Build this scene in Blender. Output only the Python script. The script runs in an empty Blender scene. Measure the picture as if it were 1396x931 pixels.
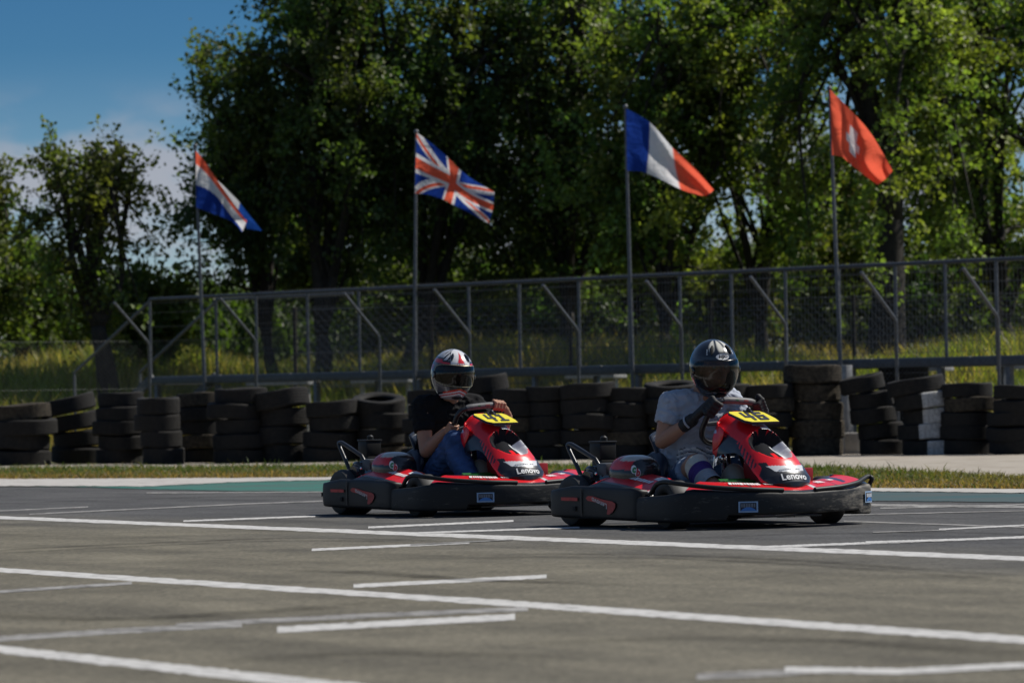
import bpy, bmesh, math, random
import numpy as np
from mathutils import Vector, Matrix, Euler

random.seed(7); np.random.seed(7)
C = bpy.context.scene.collection
scene = bpy.context.scene
R = math.radians
pi = math.pi

# ------------------------------------------------------------------ camera model
F = 5600.0            # focal length in photo pixels (1396 wide)
CX, CY = 698.0, 465.5
H = 0.715             # camera height
HOR = 540.0           # horizon row at the centre column
ROLL = 1.0            # degrees
pitch = math.atan((HOR - CY) / F)
CAMR = (Matrix.Rotation(pi / 2 + pitch, 3, 'X') @ Matrix.Rotation(-R(ROLL), 3, 'Z'))
CAM = Vector((0, 0, H))

def ray(px, py):
    return CAMR @ Vector(((px - CX) / F, (CY - py) / F, -1.0))
def ground(px, py, z=0.0):
    d = ray(px, py); t = (z - H) / d.z
    return CAM + d * t
def at(px, py, Y):
    d = ray(px, py); return CAM + d * (Y / d.y)

# ------------------------------------------------------------------ mesh helpers
class MB:
    """collects shapes into one mesh"""
    def __init__(s):
        s.v = []; s.f = []; s.m = []; s.c = []
    def add(s, vs, fs, mi=0, cols=None):
        o = len(s.v)
        s.v += [tuple(v) for v in vs]
        s.f += [tuple(i + o for i in f) for f in fs]
        s.m += ([mi] * len(fs)) if isinstance(mi, int) else list(mi)
        s.c += list(cols) if cols is not None else [(1, 1, 1)] * len(vs)
        return s
    def box(s, c, d, rot=None, bev=0.0, mi=0):
        bm = bmesh.new(); bmesh.ops.create_cube(bm, size=1)
        bmesh.ops.scale(bm, vec=Vector(d), verts=bm.verts)
        if bev > 0:
            bmesh.ops.bevel(bm, geom=bm.edges[:], offset=bev, segments=2, affect='EDGES', profile=0.6)
        M = Matrix.Translation(Vector(c))
        if rot is not None:
            M = M @ (rot.to_4x4() if hasattr(rot, 'to_4x4') else Euler(rot).to_matrix().to_4x4())
        bm.verts.index_update()
        vs = [M @ v.co for v in bm.verts]; fs = [[v.index for v in f.verts] for f in bm.faces]
        bm.free()
        return s.add(vs, fs, mi)
    def tube(s, pts, r, n=8, mi=0, closed=False, cap=True):
        pts = [Vector(p) for p in pts]; N = len(pts)
        rs = r if isinstance(r, (list, tuple)) else [r] * N
        vs = []; fs = []
        up = None
        for i, p in enumerate(pts):
            a = pts[(i - 1) % N] if (closed or i > 0) else p
            b = pts[(i + 1) % N] if (closed or i < N - 1) else p
            t = (b - a).normalized()
            if up is None:
                ref = Vector((0, 0, 1)) if abs(t.z) < .9 else Vector((1, 0, 0))
                up = (ref - t * ref.dot(t)).normalized()
            else:
                up = (up - t * up.dot(t))
                up = up.normalized() if up.length > 1e-6 else Vector((1, 0, 0))
            sd = t.cross(up)
            for k in range(n):
                a_ = 2 * pi * k / n
                vs.append(p + (up * math.cos(a_) + sd * math.sin(a_)) * rs[i])
        M = N if closed else N - 1
        for i in range(M):
            for k in range(n):
                i2 = (i + 1) % N; k2 = (k + 1) % n
                fs.append((i * n + k, i * n + k2, i2 * n + k2, i2 * n + k))
        if cap and not closed:
            fs.append(tuple(range(n - 1, -1, -1))); fs.append(tuple((N - 1) * n + k for k in range(n)))
        return s.add(vs, fs, mi)
    def lathe(s, prof, n=32, M=None, mi=0, closed=False):
        """prof: list of (r, z) turned round local Z"""
        vs = []; fs = []; P = len(prof)
        for k in range(n):
            a = 2 * pi * k / n
            for (r, z) in prof:
                v = Vector((r * math.cos(a), r * math.sin(a), z))
                vs.append(M @ v if M is not None else v)
        Q = P if closed else P - 1
        for k in range(n):
            k2 = (k + 1) % n
            for j in range(Q):
                j2 = (j + 1) % P
                fs.append((k * P + j, k2 * P + j, k2 * P + j2, k * P + j2))
        return s.add(vs, fs, mi)
    def grid(s, fn, nu, nv, paint=None, mi=0, skip=None, closeu=False):
        vs = []; cs = []; fs = []; ms = []
        for i in range(nu + 1):
            for j in range(nv + 1):
                u, v = i / nu, j / nv
                vs.append(fn(u, v)); cs.append(paint(u, v) if paint else (1, 1, 1))
        for i in range(nu):
            for j in range(nv):
                if skip and skip((i + .5) / nu, (j + .5) / nv): continue
                a = i * (nv + 1) + j
                fs.append((a, a + nv + 1, a + nv + 2, a + 1))
                ms.append(mi((i + .5) / nu, (j + .5) / nv) if callable(mi) else mi)
        return s.add(vs, fs, ms, cs)
    def ellipsoid(s, c, r, rot=None, n=20, mi=0):
        c = Vector(c); vs = []; fs = []; m = n // 2
        for j in range(1, m):
            th = pi * j / m
            for k in range(n):
                a = 2 * pi * k / n
                v = Vector((r[0] * math.sin(th) * math.cos(a), r[1] * math.sin(th) * math.sin(a), r[2] * math.cos(th)))
                vs.append(c + (rot @ v if rot is not None else v))
        t = len(vs); e = Vector((0, 0, r[2])); e = rot @ e if rot is not None else e
        vs += [c + e, c - e]
        for j in range(m - 2):
            for k in range(n):
                k2 = (k + 1) % n
                fs.append((j * n + k, (j + 1) * n + k, (j + 1) * n + k2, j * n + k2))
        for k in range(n):
            k2 = (k + 1) % n
            fs.append((t, k, k2)); fs.append((t + 1, (m - 2) * n + k2, (m - 2) * n + k))
        return s.add(vs, fs, mi)
    def limb(s, pts, rs, n=14, mi=0):
        """round-ended tapered limb (closed surface)"""
        s.tube(pts, list(rs), n, mi)
        s.ellipsoid(pts[0], (rs[0],) * 3, n=n, mi=mi); s.ellipsoid(pts[-1], (rs[-1],) * 3, n=n, mi=mi)
        for p, r in zip(pts[1:-1], rs[1:-1]): s.ellipsoid(p, (r * .99,) * 3, n=n, mi=mi)
        return s
    def prism(s, poly, M, th, mi=0):
        """flat outline (x,y) of thickness th, placed by the 4x4 matrix M"""
        n = len(poly)
        vs = [M @ Vector((x, y, 0)) for x, y in poly] + [M @ Vector((x, y, -th)) for x, y in poly]
        fs = [tuple(range(n)), tuple(range(2 * n - 1, n - 1, -1))]
        fs += [(i, i + n, (i + 1) % n + n, (i + 1) % n) for i in range(n)]
        return s.add(vs, fs, mi)
    def mesh(s, name, colors=False, smooth=True):
        me = bpy.data.meshes.new(name)
        me.from_pydata([tuple(v) for v in s.v], [], s.f)
        if colors:
            ca = me.color_attributes.new('Col', 'FLOAT_COLOR', 'POINT')
            arr = np.ones((len(s.v), 4), np.float32); arr[:, :3] = np.array(s.c, np.float32)
            ca.data.foreach_set('color', arr.ravel())
        me.polygons.foreach_set('material_index', s.m)
        if smooth: me.polygons.foreach_set('use_smooth', [True] * len(me.polygons))
        me.update()
        return me
    def build(s, name, mats, parent=None, colors=False, smooth=True, fixn=True, autos=40):
        me = s.mesh(name, colors, smooth)
        if fixn:
            bm = bmesh.new(); bm.from_mesh(me)
            bmesh.ops.recalc_face_normals(bm, faces=bm.faces); bm.to_mesh(me); bm.free()
        if smooth and autos: sharp(me, autos)
        for m in (mats if isinstance(mats, (list, tuple)) else [mats]): me.materials.append(m)
        return link(name, me, parent)

def sharp(me, deg):
    bm = bmesh.new(); bm.from_mesh(me); lim = R(deg)
    for e in bm.edges:
        if len(e.link_faces) == 2 and e.calc_face_angle(0) > lim: e.smooth = False
    bm.to_mesh(me); bm.free()

def link(name, data, parent=None):
    o = bpy.data.objects.new(name, data); C.objects.link(o)
    if parent is not None: o.parent = parent
    return o
def tag(o, label=None, cat=None, group=None, kind=None):
    if label: o['label'] = label
    if cat: o['category'] = cat
    if group: o['group'] = group
    if kind: o['kind'] = kind
    return o
def empty(name, loc, rz=0.0):
    o = link(name, None); o.location = loc; o.rotation_euler = (0, 0, rz); o.empty_display_size = .1
    return o

from mathutils import noise as mnoise
def fused(name, mb, mat, parent, voxel=.006, it=4, paint=None, M=None, crease=0.0):
    """overlapping closed shapes grown together into one continuous skin"""
    me = mb.mesh(name + '_raw')
    o = link(name + '_raw', me)
    md = o.modifiers.new('r', 'REMESH'); md.mode = 'VOXEL'; md.voxel_size = voxel; md.use_smooth_shade = True
    sm = o.modifiers.new('s', 'SMOOTH'); sm.factor = .5; sm.iterations = it
    bpy.context.view_layer.update()
    dg = bpy.context.evaluated_depsgraph_get()
    out = bpy.data.meshes.new_from_object(o.evaluated_get(dg))
    bpy.data.objects.remove(o); bpy.data.meshes.remove(me)
    if crease:       # cloth folds
        cos = [v.co.copy() for v in out.vertices]; nrm = [v.normal.copy() for v in out.vertices]
        for v, c, n in zip(out.vertices, cos, nrm):
            q = Vector((c.x * 15 + c.z * 9, c.y * 11, c.z * 22 - c.x * 7)); w = mnoise.noise(q) + .5 * mnoise.noise(q * 2.1 + Vector((7, 3, 1)))
            v.co = c + n * (crease * (.5 - 1.6 * abs(w)))
        out.update()
    out.name = name; out.materials.clear(); out.materials.append(mat)
    out.polygons.foreach_set('use_smooth', [True] * len(out.polygons))
    if paint:
        ca = out.color_attributes.new('Col', 'FLOAT_COLOR', 'POINT')
        for i, v in enumerate(out.vertices):
            ca.data[i].color = (*paint(v.co), 1)
    return link(name, out, parent)

def catmull(pts, per=8, closed=False):
    pts = [Vector(p) for p in pts]; n = len(pts); out = []
    for i in range(n if closed else n - 1):
        p1, p2 = pts[i], pts[(i + 1) % n]
        p0 = pts[(i - 1) % n] if (closed or i > 0) else p1 * 2 - p2
        p3 = pts[(i + 2) % n] if (closed or i < n - 2) else p2 * 2 - p1
        for k in range(per):
            t = k / per
            out.append(.5 * ((2 * p1) + (p2 - p0) * t + (2 * p0 - 5 * p1 + 4 * p2 - p3) * t * t + (3 * p1 - p0 - 3 * p2 + p3) * t ** 3))
    if not closed: out.append(pts[-1])
    return out
def interp(xs, ys, x): return float(np.interp(x, xs, ys))
def lerp(a, b, t): return a + (b - a) * t
def sstep(a, b, x):
    t = max(0., min(1., (x - a) / (b - a))); return t * t * (3 - 2 * t)

def text_polys(body, bold=.0, spacing=1.0, shear=0.0):
    """outline triangles of a word, 1 unit high capitals, centred"""
    cu = bpy.data.curves.new('txt', 'FONT'); cu.body = body; cu.size = 1.0; cu.offset = bold
    cu.space_character = spacing; cu.shear = shear; cu.align_x = 'CENTER'; cu.align_y = 'CENTER'; cu.resolution_u = 3
    o = link('txt', cu); bpy.context.view_layer.update()
    me = bpy.data.meshes.new_from_object(o.evaluated_get(bpy.context.evaluated_depsgraph_get()))
    bpy.data.objects.remove(o); bpy.data.curves.remove(cu)
    bm = bmesh.new(); bm.from_mesh(me); bpy.data.meshes.remove(me)
    bmesh.ops.triangulate(bm, faces=bm.faces); bm.verts.index_update()
    vs = [(v.co.x, v.co.y) for v in bm.verts]; fs = [tuple(v.index for v in f.verts) for f in bm.faces]; bm.free()
    return vs, fs

# ------------------------------------------------------------------ materials
def mat(name, col, rough=.6, metal=0.0, spec=.5, noise=0.0, nscale=30, bump=0.0, coat=0.0, coords='Object', col2=None):
    m = bpy.data.materials.new(name); m.use_nodes = True
    nt = m.node_tree; b = nt.nodes['Principled BSDF']
    b.inputs['Roughness'].default_value = rough; b.inputs['Metallic'].default_value = metal
    b.inputs['Specular IOR Level'].default_value = spec; b.inputs['Coat Weight'].default_value = coat
    b.inputs['Base Color'].default_value = (*col, 1)
    if noise > 0 or bump > 0:
        tc = nt.nodes.new('ShaderNodeTexCoord'); nz = nt.nodes.new('ShaderNodeTexNoise')
        nz.inputs['Scale'].default_value = nscale; nz.inputs['Detail'].default_value = 6; nz.inputs['Roughness'].default_value = .65
        nt.links.new(tc.outputs[coords], nz.inputs['Vector'])
        if noise > 0:
            rp = nt.nodes.new('ShaderNodeValToRGB')
            c2 = col2 or tuple(min(1, c * (1 + noise)) for c in col)
            c1 = col if col2 else tuple(c * (1 - noise) for c in col)
            rp.color_ramp.elements[0].position = .32; rp.color_ramp.elements[1].position = .68
            rp.color_ramp.elements[0].color = (*c1, 1); rp.color_ramp.elements[1].color = (*c2, 1)
            nt.links.new(nz.outputs['Fac'], rp.inputs['Fac']); nt.links.new(rp.outputs['Color'], b.inputs['Base Color'])
        if bump > 0:
            bp = nt.nodes.new('ShaderNodeBump'); bp.inputs['Strength'].default_value = bump; bp.inputs['Distance'].default_value = .01
            nt.links.new(nz.outputs['Fac'], bp.inputs['Height']); nt.links.new(bp.outputs['Normal'], b.inputs['Normal'])
    return m
def painted(name, rough=.35, coat=0.0, noise=.12, spec=.5, nscale=40, fold=0.0):
    """colour pattern from the mesh's own paint scheme, with slight dirt"""
    m = mat(name, (1, 1, 1), rough, spec=spec, coat=coat)
    nt = m.node_tree; b = nt.nodes['Principled BSDF']
    a = nt.nodes.new('ShaderNodeAttribute'); a.attribute_name = 'Col'
    tc = nt.nodes.new('ShaderNodeTexCoord'); nz = nt.nodes.new('ShaderNodeTexNoise'); nz.inputs['Scale'].default_value = nscale
    nz.inputs['Detail'].default_value = 5
    nt.links.new(tc.outputs['Object'], nz.inputs['Vector'])
    mr = nt.nodes.new('ShaderNodeMapRange'); mr.inputs['To Min'].default_value = 1 - noise; mr.inputs['To Max'].default_value = 1 + noise
    nt.links.new(nz.outputs['Fac'], mr.inputs['Value'])
    mx = nt.nodes.new('ShaderNodeMix'); mx.data_type = 'RGBA'; mx.blend_type = 'MULTIPLY'; mx.inputs['Factor'].default_value = 1
    nt.links.new(a.outputs['Color'], mx.inputs['A']); nt.links.new(mr.outputs['Result'], mx.inputs['B'])
    nt.links.new(mx.outputs['Result'], b.inputs['Base Color'])
    if fold:
        n2 = nt.nodes.new('ShaderNodeTexNoise'); n2.inputs['Scale'].default_value = 9; n2.inputs['Detail'].default_value = 2; n2.inputs['Distortion'].default_value = 1.2
        nt.links.new(tc.outputs['Object'], n2.inputs['Vector'])
        bp = nt.nodes.new('ShaderNodeBump'); bp.inputs['Strength'].default_value = fold; bp.inputs['Distance'].default_value = .05
        nt.links.new(n2.outputs['Fac'], bp.inputs['Height']); nt.links.new(bp.outputs['Normal'], b.inputs['Normal'])
    return m
def leafmat(name, trans=.5, gloss=.35, tint=(1.3, 1.15, .45)):
    m = bpy.data.materials.new(name); m.use_nodes = True; nt = m.node_tree; nt.nodes.clear()
    out = nt.nodes.new('ShaderNodeOutputMaterial'); a = nt.nodes.new('ShaderNodeAttribute'); a.attribute_name = 'Col'
    b = nt.nodes.new('ShaderNodeBsdfPrincipled'); b.inputs['Roughness'].default_value = gloss; b.inputs['Specular IOR Level'].default_value = .45
    t = nt.nodes.new('ShaderNodeBsdfTranslucent'); mx = nt.nodes.new('ShaderNodeMix'); mx.data_type = 'RGBA'; mx.blend_type = 'MULTIPLY'
    mx.inputs['Factor'].default_value = 1; mx.inputs['B'].default_value = (*tint, 1)
    nt.links.new(a.outputs['Color'], mx.inputs['A']); nt.links.new(mx.outputs['Result'], t.inputs['Color'])
    nt.links.new(a.outputs['Color'], b.inputs['Base Color'])
    ms = nt.nodes.new('ShaderNodeMixShader'); ms.inputs['Fac'].default_value = trans
    nt.links.new(b.outputs['BSDF'], ms.inputs[1]); nt.links.new(t.outputs['BSDF'], ms.inputs[2]); nt.links.new(ms.outputs['Shader'], out.inputs['Surface'])
    return m

M = {}
M['plastic'] = mat('black_plastic', (.0095, .0095, .0095), .5, spec=.35, noise=.35, nscale=9, bump=.05)
M['rubber'] = mat('tyre_rubber', (.0075, .0073, .007), .8, spec=.28, noise=.6, nscale=7, bump=.35, col2=(.021, .019, .0165))
M['slick'] = mat('slick_rubber', (.022, .022, .022), .6, noise=.3, nscale=14, bump=.1)
M['dusty'] = mat('dusty_rubber', (.016, .014, .011), .88, spec=.2, noise=.6, nscale=6, bump=.3, col2=(.075, .062, .045))
M['whitepaint'] = mat('white_tyre_paint', (.20, .20, .195), .75, noise=.5, nscale=9, bump=.25, col2=(.56, .56, .55))
M['steel'] = mat('galvanised_steel', (.105, .112, .122), .5, .4, noise=.3, nscale=20)
M['railpaint'] = mat('grey_rail_paint', (.055, .062, .072), .5, .2, noise=.25, nscale=15)
M['wire'] = mat('dull_wire', (.085, .088, .09), .55, .3)
M['postgrey'] = mat('weathered_grey_steel', (.23, .23, .225), .6, .2, noise=.35, nscale=9)
M['chrome'] = mat('bright_metal', (.7, .7, .7), .22, 1.0)
M['blacktube'] = mat('black_tube', (.02, .02, .022), .28, .2, spec=.6)
M['gloss'] = mat('glossy_black', (.012, .012, .014), .16, noise=.4, nscale=12, coat=.5)
M['seat'] = mat('seat_shell', (.012, .016, .026), .3)
M['red'] = mat('red_plastic', (.66, .012, .018), .38, noise=.12, nscale=20)
M['darkred'] = mat('dark_red_plastic', (.30, .01, .012), .4)
M['green'] = mat('green_paint', (.01, .12, .015), .32, noise=.3, nscale=15)
M['tank'] = mat('cloudy_tank_plastic', (.30, .27, .21), .45, noise=.2, nscale=8)
M['navy'] = mat('dark_navy_rubber', (.012, .02, .04), .4)
M['white'] = mat('white_print', (.78, .78, .77), .45, noise=.08)
M['palegrey'] = mat('pale_grey_print', (.5, .52, .55), .45)
M['yellow'] = mat('yellow_plate', (.72, .62, .02), .5, noise=.06, nscale=18)
M['ink'] = mat('dark_ink', (.012, .014, .03), .5)
M['stickerblue'] = mat('blue_print', (.05, .19, .5), .45)
M['swoosh'] = mat('worn_red_print', (.38, .035, .03), .55, noise=.35, nscale=30)
M['wornwhite'] = mat('worn_white_print', (.5, .48, .48), .55, noise=.3, nscale=40)
M['logogreen'] = mat('green_print', (.01, .22, .07), .4)
M['logored'] = mat('red_print', (.5, .02, .03), .4)
M['paint'] = painted('body_paint', .3, coat=.3, noise=.08)
M['matte'] = painted('matte_paint', .9, noise=.2, spec=.1)
M['helmet'] = painted('helmet_paint', .22, coat=.6, noise=.05)
M['cloth'] = painted('cotton', .9, noise=.15, spec=.15, nscale=14, fold=.55)
M['skin'] = painted('skin', .5, noise=.1, spec=.4, nscale=25)
M['glove'] = mat('black_glove', (.012, .012, .013), .7, noise=.5, nscale=40, bump=.2)
M['shoe'] = mat('dark_shoe', (.03, .03, .035), .7)
M['leaf'] = leafmat('leaf', .52, .5, (1.2, 1.4, .55))
M['grassblade'] = leafmat('grass_blade', .5, .55, (1.4, 1.35, .6))
M['bark'] = mat('bark', (.026, .021, .016), .9, noise=.5, nscale=12, bump=.5)
M['concrete'] = mat('pale_concrete', (.33, .31, .28), .9, noise=.3, nscale=4, bump=.2, coords='Object')
M['sunstrip'] = mat('sunlit_strip_pale', (.40, .39, .37), .8, noise=.3, nscale=8)  # pale tone stands in for sunlight on the strips under the deck
M['wood'] = mat('grey_plank', (.3, .29, .28), .8, noise=.3, nscale=8)

def visor_mat(name, dark, alpha):
    m = bpy.data.materials.new(name); m.use_nodes = True; nt = m.node_tree; nt.nodes.clear()
    out = nt.nodes.new('ShaderNodeOutputMaterial')
    tr = nt.nodes.new('ShaderNodeBsdfTransparent'); tr.inputs['Color'].default_value = (*dark, 1)
    gl = nt.nodes.new('ShaderNodeBsdfGlossy'); gl.inputs['Roughness'].default_value = .06; gl.inputs['Color'].default_value = (.9, .9, .9, 1)
    fr = nt.nodes.new('ShaderNodeFresnel'); fr.inputs['IOR'].default_value = alpha
    ms = nt.nodes.new('ShaderNodeMixShader')
    nt.links.new(fr.outputs['Fac'], ms.inputs['Fac']); nt.links.new(tr.outputs['BSDF'], ms.inputs[1]); nt.links.new(gl.outputs['BSDF'], ms.inputs[2])
    nt.links.new(ms.outputs['Shader'], out.inputs['Surface'])
    return m
M['visor'] = visor_mat('smoked_visor', (.42, .42, .41), 1.45)
M['darkvisor'] = visor_mat('dark_visor', (.2, .2, .2), 1.45)

def flagmat():
    m = bpy.data.materials.new('flag_cloth'); m.use_nodes = True; nt = m.node_tree; nt.nodes.clear()
    out = nt.nodes.new('ShaderNodeOutputMaterial'); a = nt.nodes.new('ShaderNodeAttribute'); a.attribute_name = 'Col'
    d = nt.nodes.new('ShaderNodeBsdfDiffuse'); t = nt.nodes.new('ShaderNodeBsdfTranslucent'); ms = nt.nodes.new('ShaderNodeMixShader')
    ms.inputs['Fac'].default_value = .6
    nt.links.new(a.outputs['Color'], d.inputs['Color']); nt.links.new(a.outputs['Color'], t.inputs['Color'])
    tc = nt.nodes.new('ShaderNodeTexCoord'); n2 = nt.nodes.new('ShaderNodeTexNoise'); n2.inputs['Scale'].default_value = 5; n2.inputs['Detail'].default_value = 3; n2.inputs['Distortion'].default_value = .8
    bp = nt.nodes.new('ShaderNodeBump'); bp.inputs['Strength'].default_value = .6; bp.inputs['Distance'].default_value = .08
    nt.links.new(tc.outputs['Object'], n2.inputs['Vector']); nt.links.new(n2.outputs['Fac'], bp.inputs['Height'])
    nt.links.new(bp.outputs['Normal'], d.inputs['Normal']); nt.links.new(bp.outputs['Normal'], t.inputs['Normal'])
    nt.links.new(d.outputs['BSDF'], ms.inputs[1]); nt.links.new(t.outputs['BSDF'], ms.inputs[2]); nt.links.new(ms.outputs['Shader'], out.inputs['Surface'])
    return m
M['flag'] = flagmat()
# ------------------------------------------------------------------ camera, sun, sky
cam = bpy.data.cameras.new('camera'); camo = link('camera', cam)
cam.sensor_width = 36; cam.lens = F / 1396 * 36; cam.clip_start = .5; cam.clip_end = 3000
camo.matrix_world = Matrix.Translation(CAM) @ CAMR.to_4x4()
cam.dof.use_dof = True; cam.dof.focus_distance = 22.4; cam.dof.aperture_fstop = 5.6
scene.camera = camo

SUN_AZ, SUN_EL = 69.0, 50.0
sdir = Vector((math.sin(R(SUN_AZ)) * math.cos(R(SUN_EL)), math.cos(R(SUN_AZ)) * math.cos(R(SUN_EL)), math.sin(R(SUN_EL))))
sl = bpy.data.lights.new('sun', 'SUN'); sl.energy = 4.6; sl.angle = R(.5); sl.color = (1, .95, .87)
so = link('sun', sl); so.rotation_euler = sdir.to_track_quat('Z', 'Y').to_euler(); so.location = (0, 0, 30)

w = bpy.data.worlds.new('World'); scene.world = w; w.use_nodes = True
nt = w.node_tree; bg = nt.nodes['Background']; bg.inputs['Strength'].default_value = .075
sky = nt.nodes.new('ShaderNodeTexSky'); sky.sky_type = 'NISHITA'; sky.sun_disc = False
sky.sun_elevation = R(SUN_EL); sky.sun_rotation = R(SUN_AZ)
sky.altitude = 1500; sky.air_density = 1.0; sky.dust_density = .2; sky.ozone_density = 2.0
tc = nt.nodes.new('ShaderNodeTexCoord'); sep = nt.nodes.new('ShaderNodeSeparateXYZ'); nt.links.new(tc.outputs['Generated'], sep.inputs[0])
# the clear air low over the field is a deeper blue than the model's horizon; clouds are drawn round the whole horizon
grad = nt.nodes.new('ShaderNodeValToRGB'); nt.links.new(sep.outputs['Z'], grad.inputs['Fac'])
cr = grad.color_ramp; cr.elements[0].position = 0.0; cr.elements[0].color = (.62, .70, .80, 1)
cr.elements[1].position = .30; cr.elements[1].color = (1, 1, 1, 1)
e = cr.elements.new(.035); e.color = (.58, .74, .90, 1)
e = cr.elements.new(.085); e.color = (.20, .43, .64, 1)
e = cr.elements.new(.14); e.color = (.13, .34, .56, 1)
mul = nt.nodes.new('ShaderNodeMix'); mul.data_type = 'RGBA'; mul.blend_type = 'MULTIPLY'; mul.inputs['Factor'].default_value = 1
nt.links.new(sky.outputs['Color'], mul.inputs['A']); nt.links.new(grad.outputs['Color'], mul.inputs['B'])
mp = nt.nodes.new('ShaderNodeMapping'); mp.inputs['Scale'].default_value = (1, 1, 2.6); mp.inputs['Location'].default_value = (.35, 0.2, .07)
nt.links.new(tc.outputs['Generated'], mp.inputs['Vector'])
nz = nt.nodes.new('ShaderNodeTexNoise'); nz.inputs['Scale'].default_value = 26; nz.inputs['Detail'].default_value = 8; nz.inputs['Roughness'].default_value = .55
nt.links.new(mp.outputs['Vector'], nz.inputs['Vector'])
cl = nt.nodes.new('ShaderNodeMapRange'); cl.inputs['From Min'].default_value = .36; cl.inputs['From Max'].default_value = .58; cl.interpolation_type = 'SMOOTHSTEP'
nt.links.new(nz.outputs['Fac'], cl.inputs['Value'])
lo = nt.nodes.new('ShaderNodeMapRange'); lo.inputs['From Min'].default_value = .080; lo.inputs['From Max'].default_value = .056
lo.inputs['To Min'].default_value = 0; lo.inputs['To Max'].default_value = .8; lo.interpolation_type = 'SMOOTHSTEP'
nt.links.new(sep.outputs['Z'], lo.inputs['Value'])
cm = nt.nodes.new('ShaderNodeMath'); cm.operation = 'MULTIPLY'; nt.links.new(cl.outputs['Result'], cm.inputs[0]); nt.links.new(lo.outputs['Result'], cm.inputs[1])
mixc = nt.nodes.new('ShaderNodeMix'); mixc.data_type = 'RGBA'
nt.links.new(cm.outputs['Value'], mixc.inputs['Factor']); nt.links.new(mul.outputs['Result'], mixc.inputs['A'])
mixc.inputs['B'].default_value = (5.0, 5.0, 5.6, 1)
nt.links.new(mixc.outputs['Result'], bg.inputs['Color'])

scene.view_settings.view_transform = 'Standard'; scene.view_settings.look = 'None'
scene.view_settings.exposure = .15; scene.view_settings.gamma = 1
scene.cycles.max_bounces = 8; scene.cycles.transparent_max_bounces = 12

# ------------------------------------------------------------------ ground
def nodes_of(m): return m.node_tree, m.node_tree.nodes['Principled BSDF']
def asphalt_mat():
    m = mat('asphalt', (.07, .068, .065), .88, spec=.25); nt, b = nodes_of(m)
    N = nt.nodes.new; L = nt.links.new
    tc = N('ShaderNodeTexCoord')
    mp = N('ShaderNodeMapping'); mp.inputs['Rotation'].default_value = (0, 0, R(-121)); L(tc.outputs['Object'], mp.inputs['Vector'])
    # across-track position: x of rotated coordinates runs along the track
    sp = N('ShaderNodeSeparateXYZ'); L(mp.outputs['Vector'], sp.inputs[0])
    dn = N('ShaderNodeVectorMath'); dn.operation = 'DOT_PRODUCT'; dn.inputs[1].default_value = (.86, .51, 0); L(tc.outputs['Object'], dn.inputs[0])
    wob = N('ShaderNodeTexNoise'); wob.inputs['Scale'].default_value = .35; wob.inputs['Detail'].default_value = 5; L(tc.outputs['Object'], wob.inputs['Vector'])
    ad = N('ShaderNodeMath'); ad.operation = 'MULTIPLY_ADD'; ad.inputs[1].default_value = 3.2; L(wob.outputs['Fac'], ad.inputs[0]); L(dn.outputs['Value'], ad.inputs[2])
    mr = N('ShaderNodeMapRange'); mr.inputs['From Min'].default_value = 10.6; mr.inputs['From Max'].default_value = 13.2; mr.interpolation_type = 'SMOOTHSTEP'; L(ad.outputs['Value'], mr.inputs['Value'])
    c1 = N('ShaderNodeMix'); c1.data_type = 'RGBA'; c1.inputs['A'].default_value = (.126, .114, .084, 1); c1.inputs['B'].default_value = (.068, .067, .066, 1); L(mr.outputs['Result'], c1.inputs['Factor'])
    # stretched rubber streaks along the track
    m2 = N('ShaderNodeMapping'); m2.inputs['Scale'].default_value = (.16, 1.6, 1); L(mp.outputs['Vector'], m2.inputs['Vector'])
    st = N('ShaderNodeTexNoise'); st.inputs['Scale'].default_value = 1.6; st.inputs['Detail'].default_value = 4; L(m2.outputs['Vector'], st.inputs['Vector'])
    sr = N('ShaderNodeValToRGB'); sr.color_ramp.elements[0].position = .34; sr.color_ramp.elements[0].color = (.80, .80, .81, 1); sr.color_ramp.elements[1].position = .56; sr.color_ramp.elements[1].color = (1.06, 1.06, 1.06, 1)
    L(st.outputs['Fac'], sr.inputs['Fac'])
    bl = N('ShaderNodeTexNoise'); bl.inputs['Scale'].default_value = 1.3; bl.inputs['Detail'].default_value = 7; bl.inputs['Roughness'].default_value = .7; L(tc.outputs['Object'], bl.inputs['Vector'])
    br = N('ShaderNodeMapRange'); br.inputs['From Min'].default_value = .3; br.inputs['From Max'].default_value = .7; br.inputs['To Min'].default_value = .66; br.inputs['To Max'].default_value = 1.3; L(bl.outputs['Fac'], br.inputs['Value'])
    gr = N('ShaderNodeTexNoise'); gr.inputs['Scale'].default_value = 38; gr.inputs['Detail'].default_value = 6; gr.inputs['Roughness'].default_value = .8; L(tc.outputs['Object'], gr.inputs['Vector'])
    gm = N('ShaderNodeMapRange'); gm.inputs['From Min'].default_value = .3; gm.inputs['From Max'].default_value = .7; gm.inputs['To Min'].default_value = .30; gm.inputs['To Max'].default_value = 1.75; L(gr.outputs['Fac'], gm.inputs['Value'])
    prev = c1.outputs['Result']
    for o in (sr.outputs['Color'], br.outputs['Result'], gm.outputs['Result']):
        x = N('ShaderNodeMix'); x.data_type = 'RGBA'; x.blend_type = 'MULTIPLY'; x.inputs['Factor'].default_value = 1
        L(prev, x.inputs['A']); L(o, x.inputs['B']); prev = x.outputs['Result']
    L(prev, b.inputs['Base Color'])
    bp = N('ShaderNodeBump'); bp.inputs['Strength'].default_value = .5; bp.inputs['Distance'].default_value = .006; L(gr.outputs['Fac'], bp.inputs['Height']); L(bp.outputs['Normal'], b.inputs['Normal'])
    return m
M['asphalt'] = asphalt_mat()

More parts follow.
